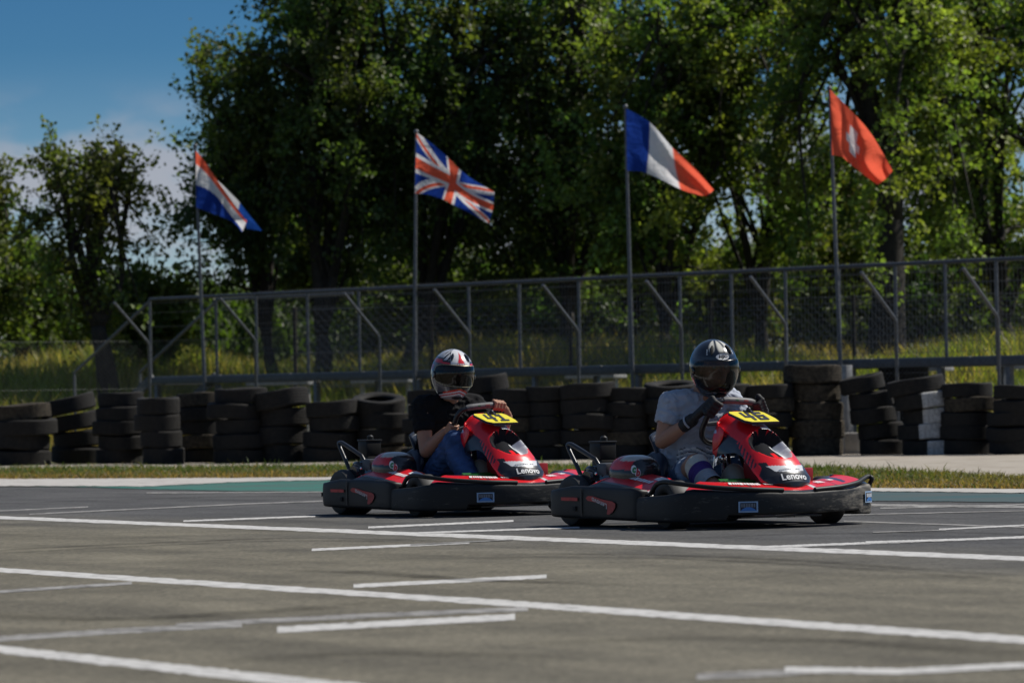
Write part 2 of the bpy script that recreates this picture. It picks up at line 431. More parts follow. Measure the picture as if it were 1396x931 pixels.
def worn_paint(name, col, under, lo, hi, scale=9, stretch=1.0):
    m = mat(name, col, .75, spec=.3); nt, b = nodes_of(m); N = nt.nodes.new; L = nt.links.new
    tc = N('ShaderNodeTexCoord'); nz = N('ShaderNodeTexNoise'); nz.inputs['Scale'].default_value = scale; nz.inputs['Detail'].default_value = 8; nz.inputs['Roughness'].default_value = .75
    mp = N('ShaderNodeMapping'); mp.inputs['Rotation'].default_value = (0, 0, R(-121)); mp.inputs['Scale'].default_value = (1 / stretch, 1, 1)
    L(tc.outputs['Object'], mp.inputs['Vector']); L(mp.outputs['Vector'], nz.inputs['Vector'])
    mr = N('ShaderNodeMapRange'); mr.inputs['From Min'].default_value = lo; mr.inputs['From Max'].default_value = hi; L(nz.outputs['Fac'], mr.inputs['Value'])
    mx = N('ShaderNodeMix'); mx.data_type = 'RGBA'; mx.inputs['A'].default_value = (*under, 1); mx.inputs['B'].default_value = (*col, 1)
    L(mr.outputs['Result'], mx.inputs['Factor']); L(mx.outputs['Result'], b.inputs['Base Color'])
    return m
UND = (.08, .075, .068)
M['line'] = worn_paint('line_paint', (.50, .49, .47), UND, .30, .50, 14)
M['faded'] = worn_paint('faded_line_paint', (.36, .35, .33), UND, .36, .64, 7)
M['teal'] = worn_paint('teal_runoff_paint', (.020, .100, .088), (.07, .078, .075), .36, .60, 3.5, 4)
M['kerb'] = worn_paint('pale_kerb_concrete', (.43, .41, .38), (.22, .2, .18), .3, .5, 2.5)
M['apron'] = worn_paint('dusty_concrete', (.36, .32, .265), (.2, .165, .12), .3, .52, 1.6)
M['soil'] = worn_paint('dry_soil', (.22, .15, .07), (.09, .085, .03), .35, .6, 2.2)
M['earth'] = worn_paint('field_earth', (.13, .115, .045), (.06, .07, .02), .35, .65, .5)

def sheet(name, quads, m, z, kind='structure', **kw):
    mb = MB()
    for q in quads: mb.add([(p[0], p[1], z) for p in q], [tuple(range(len(q)))])
    o = mb.build(name, m, smooth=False, fixn=False)
    for p in o.data.polygons:
        if p.normal.z < 0: p.flip()
    tag(o, kind=kind, **kw); return o

sheet('ground', [[(-1500, -300, 0), (1500, -300, 0), (1500, 2500, 0), (-1500, 2500, 0)]], M['earth'], 0)
XS = [-1500, -300, 0, 100, 200, 320, 450, 750, 1100, 1183, 1250, 1400, 1750, 2900]
def row(vals): return dict(zip(XS, vals))
WALL = [652, 638, 634, 633, 632, 631, 629, 625, 618, 616.5, 616, 614, 609, 590]
APR = [657, 642, 640, 640, 639.5, 638.5, 637, 636, 638, 641, 646, 656, 670, 700]
GRS = [676, 655.5, 654.5, 654, 653.5, 653, 652, 656, 664.5, 667, 667.5, 668.5, 672.5, 702]
WHT = [690, 668, 664, 664, 664.5, 658.5, 655.5, 661, 669, 671.5, 672, 674, 678, 709]
TEA = [690.1, 668.1, 664.2, 664.5, 667.5, 670.5, 671, 675, 682, 684, 684.5, 686, 690, 721]
def band(name, top, bot, m, z, wig=0.0, sub=14):
    qs = []
    pts = []
    for i in range(len(XS) - 1):
        for k in range(sub):
            t = k / sub; pts.append((lerp(XS[i], XS[i + 1], t), lerp(top[i], top[i + 1], t), lerp(bot[i], bot[i + 1], t)))
    pts.append((XS[-1], top[-1], bot[-1]))
    rr = random.Random(len(name))
    T = [ground(x, a + wig * rr.uniform(-1, 1)) for x, a, b in pts]; B = [ground(x, b + wig * rr.uniform(-1, 1)) for x, a, b in pts]
    for i in range(len(pts) - 1): qs.append([T[i], T[i + 1], B[i + 1], B[i]])
    return sheet(name, qs, m, z)
# everything this side of the pale strip is track
apts = [ground(x, y) for x, y in zip(XS, WHT)]
qs = []
for i in range(len(apts) - 1):
    a, b = apts[i], apts[i + 1]
    qs.append([a, b, (b.x * 1.0, -40, 0), (a.x * 1.0, -40, 0)])
qs.append([apts[0], (apts[0].x, -40, 0), (-200, -40, 0), (-200, apts[0].y + 60, 0)])
qs.append([apts[-1], (apts[-1].x, -40, 0), (200, -40, 0), (200, apts[-1].y - 3, 0)])
sheet('track', qs, M['asphalt'], .004)
band('concrete_apron', WALL, [a + .9 for a in APR], M['apron'], .004, .25)
band('verge', APR, [g + .6 for g in GRS], M['soil'], .008, .3)
band('kerb_strip', GRS, WHT, M['kerb'], .012, .35)
nt, b = nodes_of(M['teal']); tcx = nt.nodes.new('ShaderNodeTexCoord'); spx = nt.nodes.new('ShaderNodeSeparateXYZ'); nt.links.new(tcx.outputs['Object'], spx.inputs[0])
mrx = nt.nodes.new('ShaderNodeMapRange'); mrx.inputs['From Min'].default_value = -1.5; mrx.inputs['From Max'].default_value = 2.0; nt.links.new(spx.outputs['X'], mrx.inputs['Value'])
mxx = nt.nodes.new('ShaderNodeMix'); mxx.data_type = 'RGBA'; mxx.inputs['A'].default_value = (.014, .150, .112, 1); mxx.inputs['B'].default_value = (.030, .080, .085, 1); nt.links.new(mrx.outputs['Result'], mxx.inputs['Factor'])
nt.links.new(mxx.outputs['Result'], [n for n in nt.nodes if n.type == 'MIX' and n != mxx][0].inputs['B'])
band('runoff', WHT, TEA, M['teal'], .008, .3)

# painted lines on the track
LZ = [.0045]
def stripe(name, pts, th, m, n=60):
    """centre line in photo pixels -> a strip of paint lying on the asphalt"""
    qs = []; P = []
    th = th if isinstance(th, (list, tuple)) else [th] * len(pts)
    for i in range(len(pts) - 1):
        for k in range(n):
            t = k / n; P.append((lerp(pts[i][0], pts[i + 1][0], t), lerp(pts[i][1], pts[i + 1][1], t), lerp(th[i], th[i + 1], t)))
    P.append((*pts[-1], th[-1]))
    T = [ground(x, y - t / 2) for x, y, t in P]; B = [ground(x, y + t / 2) for x, y, t in P]
    for i in range(len(P) - 1): qs.append([T[i], T[i + 1], B[i + 1], B[i]])
    rj = random.Random(len(P) + int(pts[0][0])); P = [(x, y + t * rj.uniform(-.05, .05), t * rj.uniform(.86, 1.08)) for x, y, t in P]; T = [ground(x, y - t / 2) for x, y, t in P]; B = [ground(x, y + t / 2) for x, y, t in P]; qs = [[T[i], T[i + 1], B[i + 1], B[i]] for i in range(len(P) - 1)]
    LZ[0] += .0001
    return sheet(name, qs, m, LZ[0])
stripe('track_line', [(-500, 685.5), (0, 706), (698, 734), (1396, 762.5), (2100, 791)], [3.4, 4.2, 5.4, 6.4, 7.4], M['line'])
stripe('track_line', [(-500, 743), (0, 778), (698, 824), (800, 831.5), (1396, 874), (2100, 923)], [5, 6.5, 8, 8.6, 10.5, 12], M['line'])
stripe('track_line', [(-400, 844), (0, 886.5), (430, 934), (900, 986)], [8, 10.5, 13, 16], M['line'])
for pts, th, k in [
    ([(425, 750.5), (640, 740.5)], 3.2, 'line'), ([(482, 800), (745, 787)], 5.2, 'line'), ([(378, 860), (702, 842.5)], 8.5, 'line'),
    ([(335, 849), (520, 840), (720, 831.5)], 6, 'faded'), ([(-100, 878), (0, 872.5), (160, 862), (330, 853)], 7, 'faded'), ([(240, 854.5), (350, 848)], 5, 'faded'), ([(-60, 811), (0, 808), (180, 796)], 4, 'faded'),
    ([(250, 711.2), (430, 704.5)], 2.2, 'line'), ([(502, 720), (700, 711)], 2.6, 'line'), ([(570, 727.5), (790, 720)], 2.2, 'line'),
    ([(1025, 747.5), (1200, 741), (1420, 732.5)], 3.0, 'line'), ([(1150, 711.5), (1420, 720.5)], 1.8, 'faded'), ([(1280, 723), (1420, 716)], 2.0, 'line'),
    ([(950, 925), (1080, 919), (1120, 914)], 9, 'faded'), ([(1070, 915.5), (1230, 918), (1440, 907)], 8, 'line'),
    ([(1160, 689), (1420, 692.5)], 3.2, 'faded'), ([(1200, 694), (1430, 688)], 1.8, 'faded'),
    ([(-50, 699.5), (120, 692)], 1.6, 'faded'), ([(40, 702), (330, 688), (440, 684)], 1.6, 'faded'), ([(200, 672.8), (440, 671.5)], 1.4, 'faded'), ([(1060, 706), (1200, 702), (1420, 697)], 1.2, 'faded'), ([(1190, 727), (1290, 724)], 1.2, 'faded'), ([(560, 744), (700, 737)], 1.5, 'faded'), ([(1180, 741), (1300, 737.5)], 3, 'line')]:
    stripe('track_line', pts, th, M[k])

def rubber_mat():
    m = bpy.data.materials.new('rubber_trace'); m.use_nodes = True; nt = m.node_tree; nt.nodes.clear(); N = nt.nodes.new; L = nt.links.new
    out = N('ShaderNodeOutputMaterial'); d = N('ShaderNodeBsdfDiffuse'); d.inputs['Color'].default_value = (.022, .022, .022, 1); t = N('ShaderNodeBsdfTransparent'); ms = N('ShaderNodeMixShader')
    a = N('ShaderNodeAttribute'); a.attribute_name = 'Col'; tc = N('ShaderNodeTexCoord'); nz = N('ShaderNodeTexNoise'); nz.inputs['Scale'].default_value = 5; nz.inputs['Detail'].default_value = 7; nz.inputs['Roughness'].default_value = .7
    L(tc.outputs['Object'], nz.inputs['Vector']); mr = N('ShaderNodeMapRange'); mr.inputs['From Min'].default_value = .32; mr.inputs['From Max'].default_value = .68; L(nz.outputs['Fac'], mr.inputs['Value'])
    mu = N('ShaderNodeMath'); mu.operation = 'MULTIPLY'; L(a.outputs['Fac'], mu.inputs[0]); L(mr.outputs['Result'], mu.inputs[1])
    L(mu.outputs['Value'], ms.inputs['Fac']); L(t.outputs['BSDF'], ms.inputs[1]); L(d.outputs['BSDF'], ms.inputs[2]); L(ms.outputs['Shader'], out.inputs['Surface']); return m
M['trace'] = rubber_mat()
def skid(pts, wid, dark):
    P = catmull([ground(x, y) for x, y in pts], 14); mb = MB(); n = len(P); fs = []; vs = []; cs = []
    for i, p in enumerate(P):
        t = (P[min(i + 1, n - 1)] - P[max(i - 1, 0)]).normalized(); sd = Vector((-t.y, t.x, 0)); e = dark * math.sin(pi * min(1, max(0, i / (n - 1)))) ** .5
        for q, k in ((-.5, 0), (-.2, 1), (.2, 1), (.5, 0)): vs.append((p.x + sd.x * wid * q, p.y + sd.y * wid * q, LZ[0] + .0004)); cs.append((e * k,) * 3)
    for i in range(n - 1):
        for j in range(3): fs.append((i * 4 + j, i * 4 + j + 1, i * 4 + j + 5, i * 4 + j + 4))
    LZ[0] += .0001
    mb.add(vs, fs, 0, cs); o = mb.build('skid_mark', M['trace'], None, colors=True, fixn=False, smooth=False); tag(o, kind='structure')
for pts, wd, dk in [([(-100, 757), (150, 744), (420, 735), (640, 741)], .16, .55), ([(-100, 762), (150, 748), (420, 738.5), (650, 745)], .14, .45), ([(400, 779), (520, 783), (640, 792), (900, 800)], .2, .5),
    ([(560, 760), (800, 757), (1050, 764), (1420, 790)], .15, .5), ([(560, 764), (800, 761), (1050, 769), (1420, 797)], .15, .4), ([(-80, 834), (120, 846), (330, 838), (560, 820)], .3, .45), ([(700, 880), (950, 872), (1200, 880), (1450, 900)], .25, .4),
    ([(-60, 690), (200, 681), (420, 678), (640, 690)], .2, .5), ([(880, 738), (1080, 730), (1300, 728), (1460, 733)], .16, .5), ([(300, 905), (520, 893), (760, 899)], .25, .35)]:
    skid(pts, wd, dk)
# ------------------------------------------------------------------ tyre wall
def tyre_mesh(seed, mats, white=False):
    rr = random.Random(seed)
    # unit tyre: outer radius 1, height 0.72 (scaled per tyre)
    hw = .36
    prof = [(.60, -hw * .62), (.64, -hw * .86), (.74, -hw * .98), (.88, -hw), (.96, -hw * .97), (.985, -hw * .86)]
    for k in range(5):                         # tread ribs with grooves between them
        z0 = lerp(-hw * .80, hw * .80, k / 5); z1 = lerp(-hw * .80, hw * .80, (k + 1) / 5); g = (z1 - z0) * .1
        prof += [(.975, z0 + g * .3), (1.0, z0 + g), (1.0, z1 - g), (.975, z1 - g * .3)]
    prof += [(.985, hw * .86), (.96, hw * .97), (.88, hw), (.74, hw * .98), (.64, hw * .86), (.60, hw * .62), (.66, hw * .5), (.88, hw * .4), (.90, 0), (.88, -hw * .4), (.66, -hw * .5)]
    mb = MB(); mb.lathe(prof, 44, closed=True)
    ph = rr.uniform(0, 6)
    vs = []
    for (x, y, z) in mb.v:
        a = math.atan2(y, x); k = 1 + .012 * math.sin(2 * a + ph) + .006 * math.sin(5 * a + 2 * ph)
        vs.append((x * k, y * k, z + .02 * math.sin(3 * a + ph) ))
    mb.v = vs
    if white: mb.m = [1 if (sum(mb.v[i][0] for i in f) / 4 * .9 - sum(mb.v[i][1] for i in f) / 4 * .45) > .22 else 0 for f in mb.f]
    me = mb.mesh('tyre')
    bm = bmesh.new(); bm.from_mesh(me); bmesh.ops.recalc_face_normals(bm, faces=bm.faces); bm.to_mesh(me); bm.free()
    sharp(me, 50)
    for m in mats: me.materials.append(m)
    return me
TY = [tyre_mesh(i, [M['rubber']]) for i in range(4)]
TYD = [tyre_mesh(9, [M['dusty']]), tyre_mesh(10, [M['dusty']])]
TYW = tyre_mesh(20, [M['rubber'], M['whitepaint']], True)
ORD = ['first', 'second', 'third', 'fourth', 'fifth', 'sixth', 'seventh', 'eighth', 'ninth', 'tenth', 'eleventh', 'twelfth', 'thirteenth', 'fourteenth', 'fifteenth', 'sixteenth', 'seventeenth', 'eighteenth', 'nineteenth', 'twentieth', 'twenty-first', 'twenty-second', 'twenty-third', 'twenty-fourth', 'twenty-fifth']
LEVEL = {0: 'topmost', 1: 'second from the top', 2: 'third from the top', 3: 'fourth from the top', 4: 'fifth from the top', 5: 'sixth from the top'}
# px of centre, px row of the foot, tyres, px width, px row of the top, lean (dx over the stack, px), tilt of top (deg)
STACKS = [(28, 635, 4, 80, 551, -2, 2, ''), (104, 632, 4, 72, 545, -14, 14, 'leaning '), (163, 632.5, 5, 64, 535, 0, 1, ''), (216, 633.5, 4, 60, 542, 1, 1, ''),
    (272, 631, 5, 62, 536, 0, 2, ''), (323, 632, 5, 70, 529, 0, 1, ''), (383, 631, 4, 72, 532, 3, 7, ''), (450, 630.5, 4, 74, 547, 3, 4, ''),
    (523, 629, 4, 72, 541, -2, -9, ''), (584, 629, 5, 66, 532, 0, 1, ''), (648, 628, 5, 68, 514, 14, 8, ''), (703, 628, 5, 64, 530, 0, 2, ''),
    (748, 627.5, 5, 64, 527, 0, 1, ''), (803, 627, 5, 72, 523, 0, 1, ''), (853, 626, 5, 76, 528, 1, 1, ''), (923, 625, 5, 76, 522, 0, -4, ''),
    (985, 624, 5, 70, 525, 0, 1, ''), (1046, 623, 5, 72, 524, -1, 1, ''), (1115, 621.5, 5, 72, 498, -2, 1, 'dusty '), (1203, 620.5, 5, 64, 514, -22, 12, 'leaning '),
    (1274, 620.5, 5, 74, 515, -16, 8, 'white painted '), (1328, 620, 5, 74, 522, 0, 2, ''), (1391, 620, 5, 72, 525, 1, 1, '')]
STK = []
def put_tyre(me, loc, r, h, rot, label):
    o = link('tyre', me); o.location = loc; o.scale = (r, r, h / .72); o.rotation_mode = 'ZXY'; o.rotation_euler = rot
    tag(o, label, 'tyre', 'tyres stacked along the track'); return o
for i, (cx, yb, n, wpx, yt, lean, tilt, word) in enumerate(STACKS):
    rr = random.Random(100 + i)
    g = ground(cx, yb); s = F / g.y; r = wpx / s / 2 * 1.05
    g = ground(cx, yb); g.y += r * .95                      # the measured foot is the near edge
    tot = (yb - yt) / s; h = tot / n
    STK.append((g, r, tot))
    for k in range(n):
        f = k / max(1, n - 1)
        dx = (lean / s) * f ** 1.5 + rr.uniform(-1, 1) * .042; dy = rr.uniform(-1, 1) * .04
        tl = tilt * (f ** 3 if word != 'leaning ' else f)
        rot = (R(rr.uniform(-2.5, 2.5) + (tilt * 1.3 if (tilt < 0 and k == n - 1) else 0) * -1), R(-tl if tilt > 0 else 0) + R(rr.uniform(-2.6, 2.6)), rr.uniform(0, 6.28) if word != 'white painted ' else rr.uniform(-.2, .2))
        rad = r * rr.uniform(.90, 1.06)
        lift = abs(math.sin(rot[1])) * rad * .35 if word == 'leaning ' else 0
        wt = word == 'white painted ' and 0 < n - 1 - k
        me = TYW if wt else (rr.choice(TYD) if (word == 'dusty ' or rr.random() < .12) else rr.choice(TY))
        kind = 'partly white painted tyre' if wt else ('dusty brown-black tyre' if word == 'dusty ' else 'worn black tyre')
        pos = 'lowest' if k == 0 else LEVEL[n - 1 - k]
        put_tyre(me, (g.x + dx, g.y + dy, h * (k + .5) + lift), rad, h * 1.0, rot, f'{kind}, {pos} in the {"leaning " if word == "leaning " else ""}{ORD[i]} stack from the left')
# a second row shows between and above the front stacks
for j, (cx, yb, n, wpx, yt, lab) in enumerate([(1240, 613, 6, 70, 497, 'behind the right leaning pair'), (300, 628.5, 5, 60, 541, 'behind stacks five and six'), (480, 627, 4, 62, 552, 'behind stacks eight and nine')]):
    g = ground(cx, yb); s = F / g.y; r = wpx / s / 2; h = (yb - yt) / s / n; g.y += .35
    for k in range(n):
        pos = 'lowest' if k == 0 else LEVEL[n - 1 - k]
        put_tyre(TY[(j + k) % 4], (g.x + random.uniform(-.02, .02), g.y, h * (k + .5)), r, h, (0, 0, random.uniform(0, 6)), f'black tyre, {pos} of the stack {lab}')
g = ground(1157, 618.5); mb = MB(); mb.box((0, 0, .50), (.095, .095, 1.0), (0, 0, .6), .01); mb.box((0, 0, .01), (.2, .2, .02), (0, 0, .6), .004)
o = mb.build('post', M['postgrey']); o.location = (g.x, g.y + .05, 0); tag(o, 'bare grey steel post standing among the tyres below the platform', 'post')
# block of pale concrete at the foot of the gap
g = ground(1171, 619.5); mb = MB(); mb.box((0, 0, .12), (.28, .3, .24), bev=.02)
o = mb.build('concrete_block', M['concrete']); o.location = (g.x, g.y + .35, 0); tag(o, 'pale concrete block at the foot of the tyre wall beside the grey post', 'block')

# ------------------------------------------------------------------ helpers for lines on the plan
def on_line(A, B, px):
    """point of the plan line A-B that lies in photo column px (seen from the camera)"""
    k = (px - CX) / F
    # (Ax + t dx) = k (Ay + t dy)
    dx, dy = B[0] - A[0], B[1] - A[1]
    t = (k * A[1] - A[0]) / (dx - k * dy)
    return Vector((A[0] + t * dx, A[1] + t * dy, 0))
def plan(px, d): return ((px - CX) / F * d, d)

# ------------------------------------------------------------------ raised viewing platform
Q1, Q2 = plan(205, 58.0), plan(1460, 45.9)
qd = Vector((Q2[0] - Q1[0], Q2[1] - Q1[1], 0)).normalized(); qn = Vector((-qd.y, qd.x, 0))   # qn points away from the track
if qn.y < 0: qn = -qn
root = empty('viewing_platform', (0, 0, 0)); tag(root, 'raised grey steel viewing platform with mesh railing behind the tyre wall', 'platform')
A = Vector((*Q1, 0)); Bp = Vector((*Q2, 0)); ang = math.atan2(qd.y, qd.x); Lq = (Bp - A).length
DZ, TZ = 1.06, 2.17
rotq = Euler((0, 0, ang))
mb = MB(); mid = (A + Bp) / 2
mb.box(mid + Vector((0, 0, DZ - .04)), (Lq, .06, .10), rotq, .008)
mb.box(mid + qn * 1.2 + Vector((0, 0, DZ - .04)), (Lq, .06, .10), rotq, .008)
mb.build('deck_beam', M['railpaint'], root)
mb = MB(); n = int(Lq / 1.45)
for k in range(n):                                         # open steel grating in separate plates, a few left out
    p = A + qd * (Lq * (k + .5) / n) + qn * .6
    mb.box(p + Vector((0, 0, DZ + .012)), (Lq / n - .03, 1.12, .02), rotq)
mb.build('deck', M['wood'], root)
mb = MB(); mb.tube([A + Vector((0, 0, TZ)), Bp + Vector((0, 0, TZ))], .024, 10); mb.build('handrail', M['railpaint'], root)
POST = [205, 350, 420, 490, 567, 640, 709, 790, 859, 928, 998, 1072, 1145, 1222, 1290, 1360, 1430]
PP = [on_line(Q1, Q2, p) for p in POST]
for p in PP:
    mb = MB(); mb.tube([p + Vector((0, 0, DZ)), p + Vector((0, 0, TZ))], .021, 8); mb.build('post', M['steel'], root)
for p0 in [210, 427, 567, 725, 866, 1000, 1157, 1278, 1372]:
    p = on_line(Q1, Q2, p0) + qn * .05
    mb = MB(); mb.box(p + Vector((0, 0, DZ / 2 - .05)), (.07, .07, DZ - .1), rotq, .006); mb.build('leg', M['steel'], root)
    p2 = p + qn * 1.1; mb = MB(); mb.box(p2 + Vector((0, 0, DZ / 2 - .05)), (.07, .07, DZ - .1), rotq, .006); mb.build('leg', M['steel'], root)
# welded mesh infill, one panel per pair of bays
cuts = [PP[i] for i in (1, 3, 5, 7, 9, 11, 13, 15, 16)]
for a, b in zip(cuts[:-1], cuts[1:]):
    mb = MB(); l = (b - a).length; m_ = int(l / .055)
    for k in range(1, m_):
        p = a + qd * (l * k / m_) + qn * .03
        mb.tube([p + Vector((0, 0, DZ + .05)), p + Vector((0, 0, TZ - .06)), p + Vector((0, 0, TZ - .02)) - qn * .05, p + Vector((0, 0, TZ + .045))], .0028, 3, cap=False)
    for z in (DZ + .08, DZ + .30, DZ + .36, DZ + .58, DZ + .64, DZ + .86, DZ + 1.02):
        mb.tube([a + qn * .03 + Vector((0, 0, z)), b + qn * .03 + Vector((0, 0, z))], .003, 3, cap=False)
    mb.build('mesh_panel', M['wire'], root)
for x0, x1 in ((212, 296), (354, 432), (645, 712), (1086, 1158), (1232, 1294), (1368, 1440)):  # added boards on legs, imitating sunlit strips that show below the deck
    p0, p1 = on_line(Q1, Q2, x0) + qn * 1.75, on_line(Q1, Q2, x1) + qn * 1.75
    mb = MB(); mb.box((p0 + p1) / 2 + Vector((0, 0, .955)), ((p1 - p0).length, .24, .05), rotq, .006)
    for p_ in (lerp(p0, p1, .1), lerp(p0, p1, .9)): mb.box(p_ + Vector((0, 0, .46)), (.05, .05, .94), rotq)
    mb.build('sunlit_strip', M['sunstrip'], root)
# stair down at the left end
st0 = A; run = 1.78
for s_ in (0.0, 1.2):
    mb = MB(); a = A + qn * s_
    mb.tube([a + Vector((0, 0, TZ - .03)), a - qd * run + Vector((0, 0, 1.16)), a - qd * run + Vector((0, 0, .25))], .024, 8)
    mb.build('stair_rail', M['steel'], root)
mb = MB()
for s_ in (0.03, 1.17):
    a = A + qn * s_; c = a - qd * (run / 2) + Vector((0, 0, DZ / 2)); sl_ = math.atan2(DZ, run)
    mb.box(c, (math.hypot(run, DZ), .05, .14), Matrix.Rotation(ang, 3, 'Z') @ Matrix.Rotation(-sl_, 3, 'Y'))
for k in range(5):
    f = (k + .5) / 5
    mb.box(A + qn * .6 - qd * (run * f) + Vector((0, 0, DZ * (1 - f) + .02)), (.26, 1.1, .03), rotq)
mb.build('stair', M['railpaint'], root)
mb = MB(); b_ = A + qn * 1.2
mb.tube([b_ + Vector((0, 0, TZ)), b_ + qd * 3.0 + Vector((0, 0, TZ))], .02, 8); mb.tube([b_ + Vector((0, 0, DZ)), b_ + Vector((0, 0, TZ))], .022, 8)
mb.build('rear_rail', M['railpaint'], root)

# ------------------------------------------------------------------ chain-link fence with cranked posts
K0, K1, K2 = plan(-420, 50.5), plan(203, 54.5), plan(1470, 44.9)
root = empty('chain_link_fence', (0, 0, 0)); tag(root, 'galvanised chain-link fence with cranked post tops between tyres and platform', 'fence')
bend, tipz = 1.53, 2.04
def crank(p, lean, top=True):
    mb = MB(); pts = [p + Vector((0, 0, -.02)), p + Vector((0, 0, bend - .05)), p + Vector((0, 0, bend)) + lean * .06]
    if top: pts.append(p + Vector((0, 0, tipz)) + lean)
    mb.tube(pts, .021, 8); mb.build('post', M['steel'], root)
cranks = []
kn = Vector((-.42, -.38, 0))
for px in (203, 348, 517, 640, 788, 929, 1071, 1222, 1361, 1465):
    p = on_line(K1, K2, px); cranks.append(p); crank(p, kn)
for px in (-420, -240, -60):
    p = on_line(K0, K1, px); crank(p, kn, False)
mb = MB()
def lattice(a, b, z0, z1, pitch, th=.0018):
    a = Vector(a).to_3d(); b = Vector(b).to_3d(); l = (b - a).length; d = (b - a) / l; hh = z1 - z0; m_ = int((l + hh) / pitch)
    for k in range(m_ + 1):
        for sg in (0, 1):
            x0 = k * pitch - hh; x1 = k * pitch
            s0, s1 = max(x0, 0), min(x1, l)
            if s1 - s0 < .01: continue
            za, zb = z0 + (s0 - x0), z0 + (s1 - x0)
            if sg: za, zb = z1 - (za - z0), z1 - (zb - z0)
            mb.tube([a + d * s0 + Vector((0, 0, za)), a + d * s1 + Vector((0, 0, zb))], th, 3, cap=False)
lattice((*K1, 0), (*K2, 0), .03, bend, .06, .0015); lattice((*K0, 0), (*K1, 0), .03, bend, .07, .0009)
mb.build('wire_mesh', M['wire'], root)
mb = MB()
for z, l_ in ((bend, 0.06), (.9, 0), (bend + .18, .36), (bend + .36, .72), (tipz - .03, .96)):
    mb.tube([Vector((*K1, z)) + kn * l_, Vector((*K2, z)) + kn * l_], .0022, 4)
    if l_ < .1: mb.tube([Vector((*K0, z)), Vector((*K1, z))], .0014, 4)
mb.build('tension_wire', M['wire'], root)

# darker field fence further back
root = empty('field_fence', (0, 0, 0)); tag(root, 'dark thin wire fence along the field behind the platform', 'fence')
G0, G1 = (-3.2, 60.6, 0), (13.0, 57.0, 0); g0, g1 = Vector(G0), Vector(G1); gd = (g1 - g0)
for k in range(9):
    p = g0 + gd * (k / 8); mb = MB(); mb.tube([p, p + Vector((0, 0, 2.08))], .03, 8); mb.build('post', M['bark'], root)
mb = MB(); lattice(G0, G1, .9, 2.03, .13, .003); mb.build('wire_mesh', M['railpaint'], root)
mb = MB()
for z in (.55, .9, 1.4, 2.05): mb.tube([g0 + Vector((0, 0, z)), g1 + Vector((0, 0, z))], .006, 4)
mb.build('rail_wire', M['railpaint'], root)

# ------------------------------------------------------------------ flags on poles
RED, WHT_, BLU = (.80, .13, .07), (.70, .70, .72), (.014, .045, .26)
def bilin(cols, u, v):
    """cols: list of columns along the fly, each a list of (px,py) from top to bottom"""
    us = np.linspace(0, 1, len(cols)) if not isinstance(cols, dict) else np.array(list(cols))
    cc = list(cols.values()) if isinstance(cols, dict) else cols
    nv = len(cc[0]); vs = np.linspace(0, 1, nv)
    # smooth interpolation along u (catmull on piecewise param), linear along v
    def pt(j):
        i = int(min(max(np.searchsorted(us, u, 'right') - 1, 0), len(us) - 2)); t = (u - us[i]) / (us[i + 1] - us[i])
        g = lambda k: np.array(cc[min(max(k, 0), len(cc) - 1)][j], float)
        p0, p1, p2, p3 = g(i - 1), g(i), g(i + 1), g(i + 2)
        return .5 * (2 * p1 + (p2 - p0) * t + (2 * p0 - 5 * p1 + 4 * p2 - p3) * t * t + (3 * p1 - p0 - 3 * p2 + p3) * t ** 3)
    j = int(min(v * (nv - 1), nv - 2)); t = v * (nv - 1) - j
    return pt(j) * (1 - t) + pt(j + 1) * t
def pole(top, foot, Y, label, thick=.022):
    p1 = at(*foot, Y); p0 = at(*top, Y); d = (p0 - p1); p1 = p1 + d * ((0 - p1.z) / d.z)
    mb = MB(); mb.tube([p1, p1 + d * .0 + (p0 - p1) * .5, p0], [thick * 1.25, thick * 1.1, thick * .8], 10); mb.ellipsoid(p0, (thick * 1.5,) * 3, n=10)
    o = mb.build('flagpole', M['steel']); tag(o, label, 'flagpole', 'flagpoles along the platform'); return o
def flag(cols, Y, paint, label, ripple, nu=90, nv=60, extra=None):
    mb = MB()
    def fn(u, v):
        x, y = bilin(cols, u, v); return at(x, y, Y + ripple(u, v))
    mb.grid(fn, nu, nv, paint)
    if extra: mb.grid(extra[0], 60, 14, extra[1])
    o = mb.build('flag', M['flag'], None, colors=True, fixn=False, autos=0); tag(o, label, 'flag', 'national flags flying on poles'); return o
def poleY(px): return on_line(Q1, Q2, px).y - .12
Y4 = poleY(1145); pole((1130.5, 121), (1145, 482), Y4, 'tall grey flagpole carrying the red flag with a white cross')
Y3 = poleY(861); pole((852.5, 146), (861.5, 488), Y3, 'grey flagpole carrying the blue, white and red vertical tricolour')
Y2 = poleY(565.5); pole((567.5, 180), (565, 500), Y2, 'grey flagpole carrying the red, white and blue crossed union flag')
Y1 = poleY(277) - .05; pole((266, 199), (279, 525), Y1, 'grey flagpole carrying the red, white and blue horizontal striped flag')

